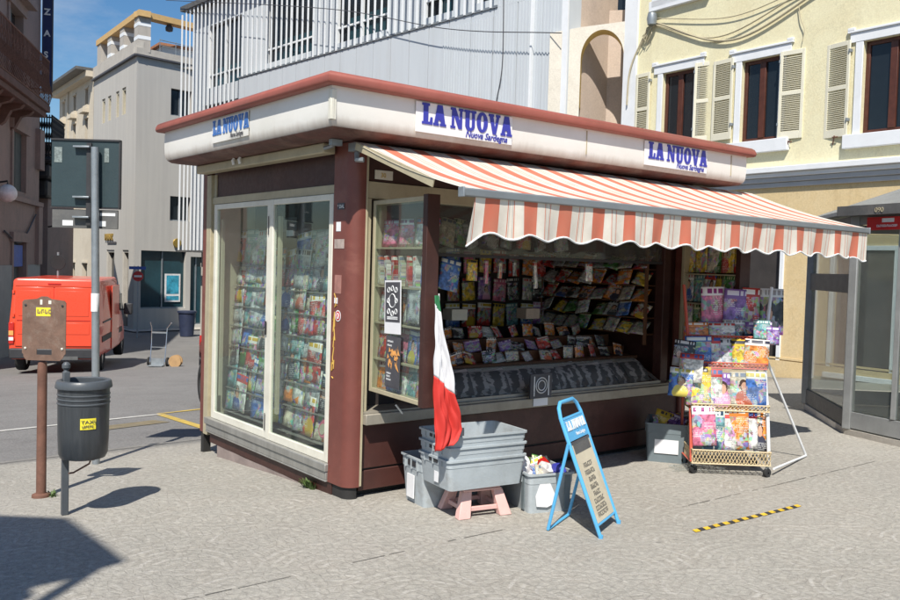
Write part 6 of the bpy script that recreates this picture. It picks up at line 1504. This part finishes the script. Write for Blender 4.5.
mb = MB(); mb.boxc(-.12, 1.25, -.16, -.06, 2.28, 2.38, FM); cn_ = mb.build('canopy_strip', MAT['panel_grey'], BO); text('090', .07, FM @ TR(.35, -.165, 2.30), MAT['beige_metal'], cn_, 'canopy_number', ext=.002)
sg = MB().boxc(.18, .95, -.065, -.035, 2.13, 2.26, FM).build('red_sign', MAT['sign_red'], BO); MB().boxc(.36, .50, -.068, -.066, 2.205, 2.245, FM).build('sign_mark', MAT['ink_white'], sg); scrawl(14, .022, FM @ TR(.30, -.067, 2.16), MAT['ink_white'], sg, 'sign_text')
mb = MB(); mb.boxc(.22, .95, .7, 1.2, .07, 2.05, FM); mb.build('dark_filler', MAT['plastic_dark'], BO, bevel=.08)  # added dark block standing in for the booth's dim, reflecting interior
# ================================================================ VEHICLES
def wheel(Mx, r_, w_, parent):
    RX = Mx @ Matrix.Rotation(R(90), 4, 'X')
    ty = MB().lathe([(r_ * .6, -w_ / 2), (r_ * .93, -w_ / 2), (r_, -w_ * .32), (r_, w_ * .32), (r_ * .93, w_ / 2), (r_ * .6, w_ / 2), (r_ * .6, -w_ / 2)], (0, 0, 0), 28, Mx=RX).build('wheel', MAT['tyre'], parent)
    MB().lathe([(.001, -w_ * .30), (r_ * .2, -w_ * .34), (r_ * .6, -w_ * .42), (r_ * .6, w_ * .42), (r_ * .2, w_ * .34), (.001, w_ * .30)], (0, 0, 0), 28, Mx=RX).build('rim', MAT['chrome'], ty)
vh = R(65.3); vz = gz(2.3, 17) - .02
V = thing('delivery_van', (2.12, 16.6, vz), 'orange red delivery van parked in the street, seen from behind', 'van', rz=vh)
VM = world_of(V)
def loft(mb, secs):
    rings = [[mb.bm.verts.new(VMx @ Vector(p)) for p in s_] for s_ in secs]; n_ = len(rings[0])
    for a, b in zip(rings, rings[1:]):
        for k in range(n_): mb.bm.faces.new((a[k], a[(k + 1) % n_], b[(k + 1) % n_], b[k])).smooth = True
    mb.bm.faces.new(rings[0][::-1]); mb.bm.faces.new(rings[-1])
def sect(x, w0, w1, z0, z1, r_=.10, tilt=0):
    """rounded box section at x; w0 = half width at the belt, w1 at the roof"""
    P_ = []
    zb = z0 + (z1 - z0) * .45
    for sy in (1,):
        P_ += [(x, -w0 * .94, z0), (x, w0 * .94, z0), (x, w0, z0 + .12), (x, w0, zb), (x + tilt * .5, w1 + .02, z1 - r_ * 1.6)]
        for k in range(1, 5): a = k * R(90) / 5; P_.append((x + tilt, w1 + .02 - r_ * (1 - math.cos(a)), z1 - r_ + r_ * math.sin(a)))
        for k in range(1, 5): a = R(90) - k * R(90) / 5; P_.append((x + tilt, -(w1 + .02 - r_ * (1 - math.cos(a))), z1 - r_ + r_ * math.sin(a)))
        P_ += [(x + tilt * .5, -w1 - .02, z1 - r_ * 1.6), (x, -w0, zb), (x, -w0, z0 + .12)]
    return P_
VMx = VM
mb = MB()
loft(mb, [sect(0, .93, .83, .42, 2.22), sect(.03, .97, .87, .36, 2.25), sect(.25, .985, .89, .34, 2.26), sect(3.4, .985, .89, .34, 2.26), sect(3.75, .985, .86, .34, 2.20), sect(4.35, .98, .78, .34, 1.72), sect(4.6, .97, .85, .34, 1.25, .08), sect(5.2, .90, .75, .34, 1.02, .08), sect(5.32, .80, .66, .40, .85, .08)])
vb = mb.build('body', MAT['van_red'], V)
v_ = lambda nm, m, *b, p=V, bev=.0: [MB().boxc(*q, VM) for q in b]
def vp(nm, m, boxes, p=V, bev=0):
    mb = MB()
    for q in boxes: mb.boxc(*q, VM)
    return mb.build(nm, MAT[m], p, bevel=bev)
vp('rear_bumper', 'plastic_dark', [(-.10, .14, -.95, .95, .38, .62)], bev=.03); vp('bumper_step', 'panel_grey', [(-.12, -.09, -.55, .55, .36, .44)])
for y0, y1 in ((-.84, -.006), (.006, .84)):
    rd = vp('rear_door', 'van_red', [(-.022, .02, y0, y1, .66, 2.06)], bev=.018)
    vp('door_panel', 'van_red', [(-.030, -.021, y0 + .08, y1 - .08, 1.38, 1.97), (-.030, -.021, y0 + .06, y1 - .06, .95, 1.22)], p=rd, bev=.004)
vp('door_handle', 'plastic_dark', [(-.05, -.023, -.16, -.04, 1.10, 1.16)], p=V); vp('door_strip', 'lamp_red', [(-.032, -.0225, -.80, .80, 1.27, 1.285)])
vp('number_plate', 'ink_white', [(-.035, -.023, .10, .60, .75, .86)])
vp('brake_light', 'lamp_red', [(-.02, .02, -.14, .14, 2.12, 2.15)]); vp('rain_strip', 'van_red', [(-.025, .02, -.84, .84, 2.07, 2.10)])
for sy in (-1, 1):
    tl = vp('tail_light', 'lamp_red', [(-.028, .06, sy * .86, sy * .975, .72, 1.22)], bev=.01); vp('indicator', 'lamp_amber', [(-.034, .05, sy * .87, sy * .970, .92, 1.03)], p=tl); vp('reversing_lamp', 'globe', [(-.034, .05, sy * .87, sy * .970, .80, .88)], p=tl)
    vp('hinge', 'van_red', [(-.03, .0, sy * .855, sy * .90, z, z + .07) for z in (.8, 1.35, 1.9)])
    vp('side_moulding', 'plastic_dark', [(.5, 4.0, sy * .98, sy * 1.0, .72, .86)]); vp('cab_window', 'dark_glass', [(3.62, 4.15, sy * .93, sy * .972, 1.30, 1.78)], bev=.02)
    mr = vp('mirror', 'plastic_dark', [(4.12, 4.28, sy * 1.02, sy * 1.24, 1.18, 1.50)], bev=.03); vp('mirror_arm', 'plastic_dark', [(4.18, 4.22, sy * .95, sy * 1.03, 1.30, 1.34)], p=mr)
    for x in (.85, 4.35): wheel(VM @ TR(x, sy * .86, .33), .33, .22, V)
vp('sliding_door', 'van_red', [(2.0, 3.3, -1.005, -.982, .42, 2.05)], bev=.01); vp('windscreen', 'dark_glass', [(4.30, 4.32, -.70, .70, 1.30, 1.62)])
vp('side_rail', 'panel_grey', [(.6, 2.0, -1.0, -.986, 1.18, 1.22)])
# hand truck with a wooden reel
hx, hy, hz_ = 4.787, 17.224, gz(4.787, 17.224) - .02
root = thing('hand_truck', (hx, hy, hz_), 'aluminium hand truck standing alone in the middle of the street', 'hand truck'); HM = TR(hx, hy, hz_, R(-38))
MB().tube([HM @ Vector(p) for p in ((-.19, .02, .12), (-.19, .12, .6), (-.20, .16, 1.0), (-.22, .10, 1.15))], .013, 6).build('side_rail', MAT['chrome'], root); MB().tube([HM @ Vector(p) for p in ((.19, .02, .12), (.19, .12, .6), (.20, .16, 1.0), (.34, .05, 1.15))], .013, 6).build('side_rail', MAT['chrome'], root)
MB().beam(HM @ Vector((-.19, .15, .88)), HM @ Vector((.19, .15, .88)), .04, .04).beam(HM @ Vector((-.19, .1, .5)), HM @ Vector((.19, .1, .5)), .02, .02).build('cross_bar', MAT['galvanised'], root)
MB().boxc(-.19, .19, -.2, .04, .03, .05, HM).boxc(-.17, .17, .03, .05, .05, .22, HM).build('toe_plate', MAT['galvanised'], root)
for sx in (-1, 1): wheel(HM @ TR(sx * .24, .1, .12, R(90)), .12, .05, root)
root = tag(MB().lathe([(.001, -.09), (.05, -.09), (.16, -.09), (.16, -.05), (.07, -.05), (.07, .05), (.16, .05), (.16, .09), (.001, .09)], (0, 0, 0), 20, Mx=TR(hx + .38, hy - .30, hz_ + .16, R(-38), R(90))).build('cable_reel', MAT['wood_reel']), 'small brown wooden reel beside the hand truck', 'reel')
# dark car glimpsed left of the kiosk
ch_ = R(260); cx_, cy_ = 2.42, 6.50; cz = gz(1.6, 5.6) - .02
CR = thing('parked_car', (cx_, cy_, cz), 'dark car mostly hidden behind the kiosk, only wheel and tail showing', 'car', rz=ch_)
VMx = CM_ = world_of(CR)
def csec(x, w0, w1, z0, zb, z1): return [(x, -w0 * .92, z0), (x, w0 * .92, z0), (x, w0, z0 + .15), (x, w0, zb - .1), (x, w0 * .95, zb), (x, w1, z1 - .06), (x, w1 - .08, z1), (x, -w1 + .08, z1), (x, -w1, z1 - .06), (x, -w0 * .95, zb), (x, -w0, zb - .1), (x, -w0, z0 + .15)]
mb = MB(); loft(mb, [csec(-.28, .55, .45, .35, .60, .75), csec(-.22, .74, .58, .26, .80, .98), csec(-.05, .80, .60, .22, .88, 1.30), csec(.35, .82, .62, .2, .90, 1.42), csec(1.4, .82, .62, .2, .90, 1.44), csec(2.1, .82, .62, .2, .88, 1.1), csec(2.5, .80, .66, .2, .80, .92), csec(2.95, .72, .6, .25, .66, .78)])
mb.build('body', MAT['car_dark'], CR)
def cp(nm, m, boxes, p=CR, bev=0):
    mb = MB()
    for q in boxes: mb.boxc(*q, CM_)
    return mb.build(nm, MAT[m], p, bevel=bev)
for sy in (-1, 1):
    cp('tail_light', 'lamp_red', [(-.235, -.12, sy * .66, sy * .765, .72, .92)], bev=.02); cp('headlight', 'globe', [(2.80, 2.93, sy * .45, sy * .70, .55, .68)], bev=.02)
    cp('side_window', 'dark_glass', [(.3, 1.75, sy * .715, sy * .775, .96, 1.30)], bev=.02); cp('door', 'car_dark', [(.8, 1.9, sy * .815, sy * .828, .3, .85)], bev=.01)
    for x in (.30, 2.35): wheel(CM_ @ TR(x, sy * .74, .29), .29, .19, CR)
cp('rear_bumper', 'car_dark', [(-.30, -.05, -.74, .74, .30, .52)], bev=.05); cp('number_plate', 'ink_white', [(-.312, -.302, -.25, .25, .42, .52)])
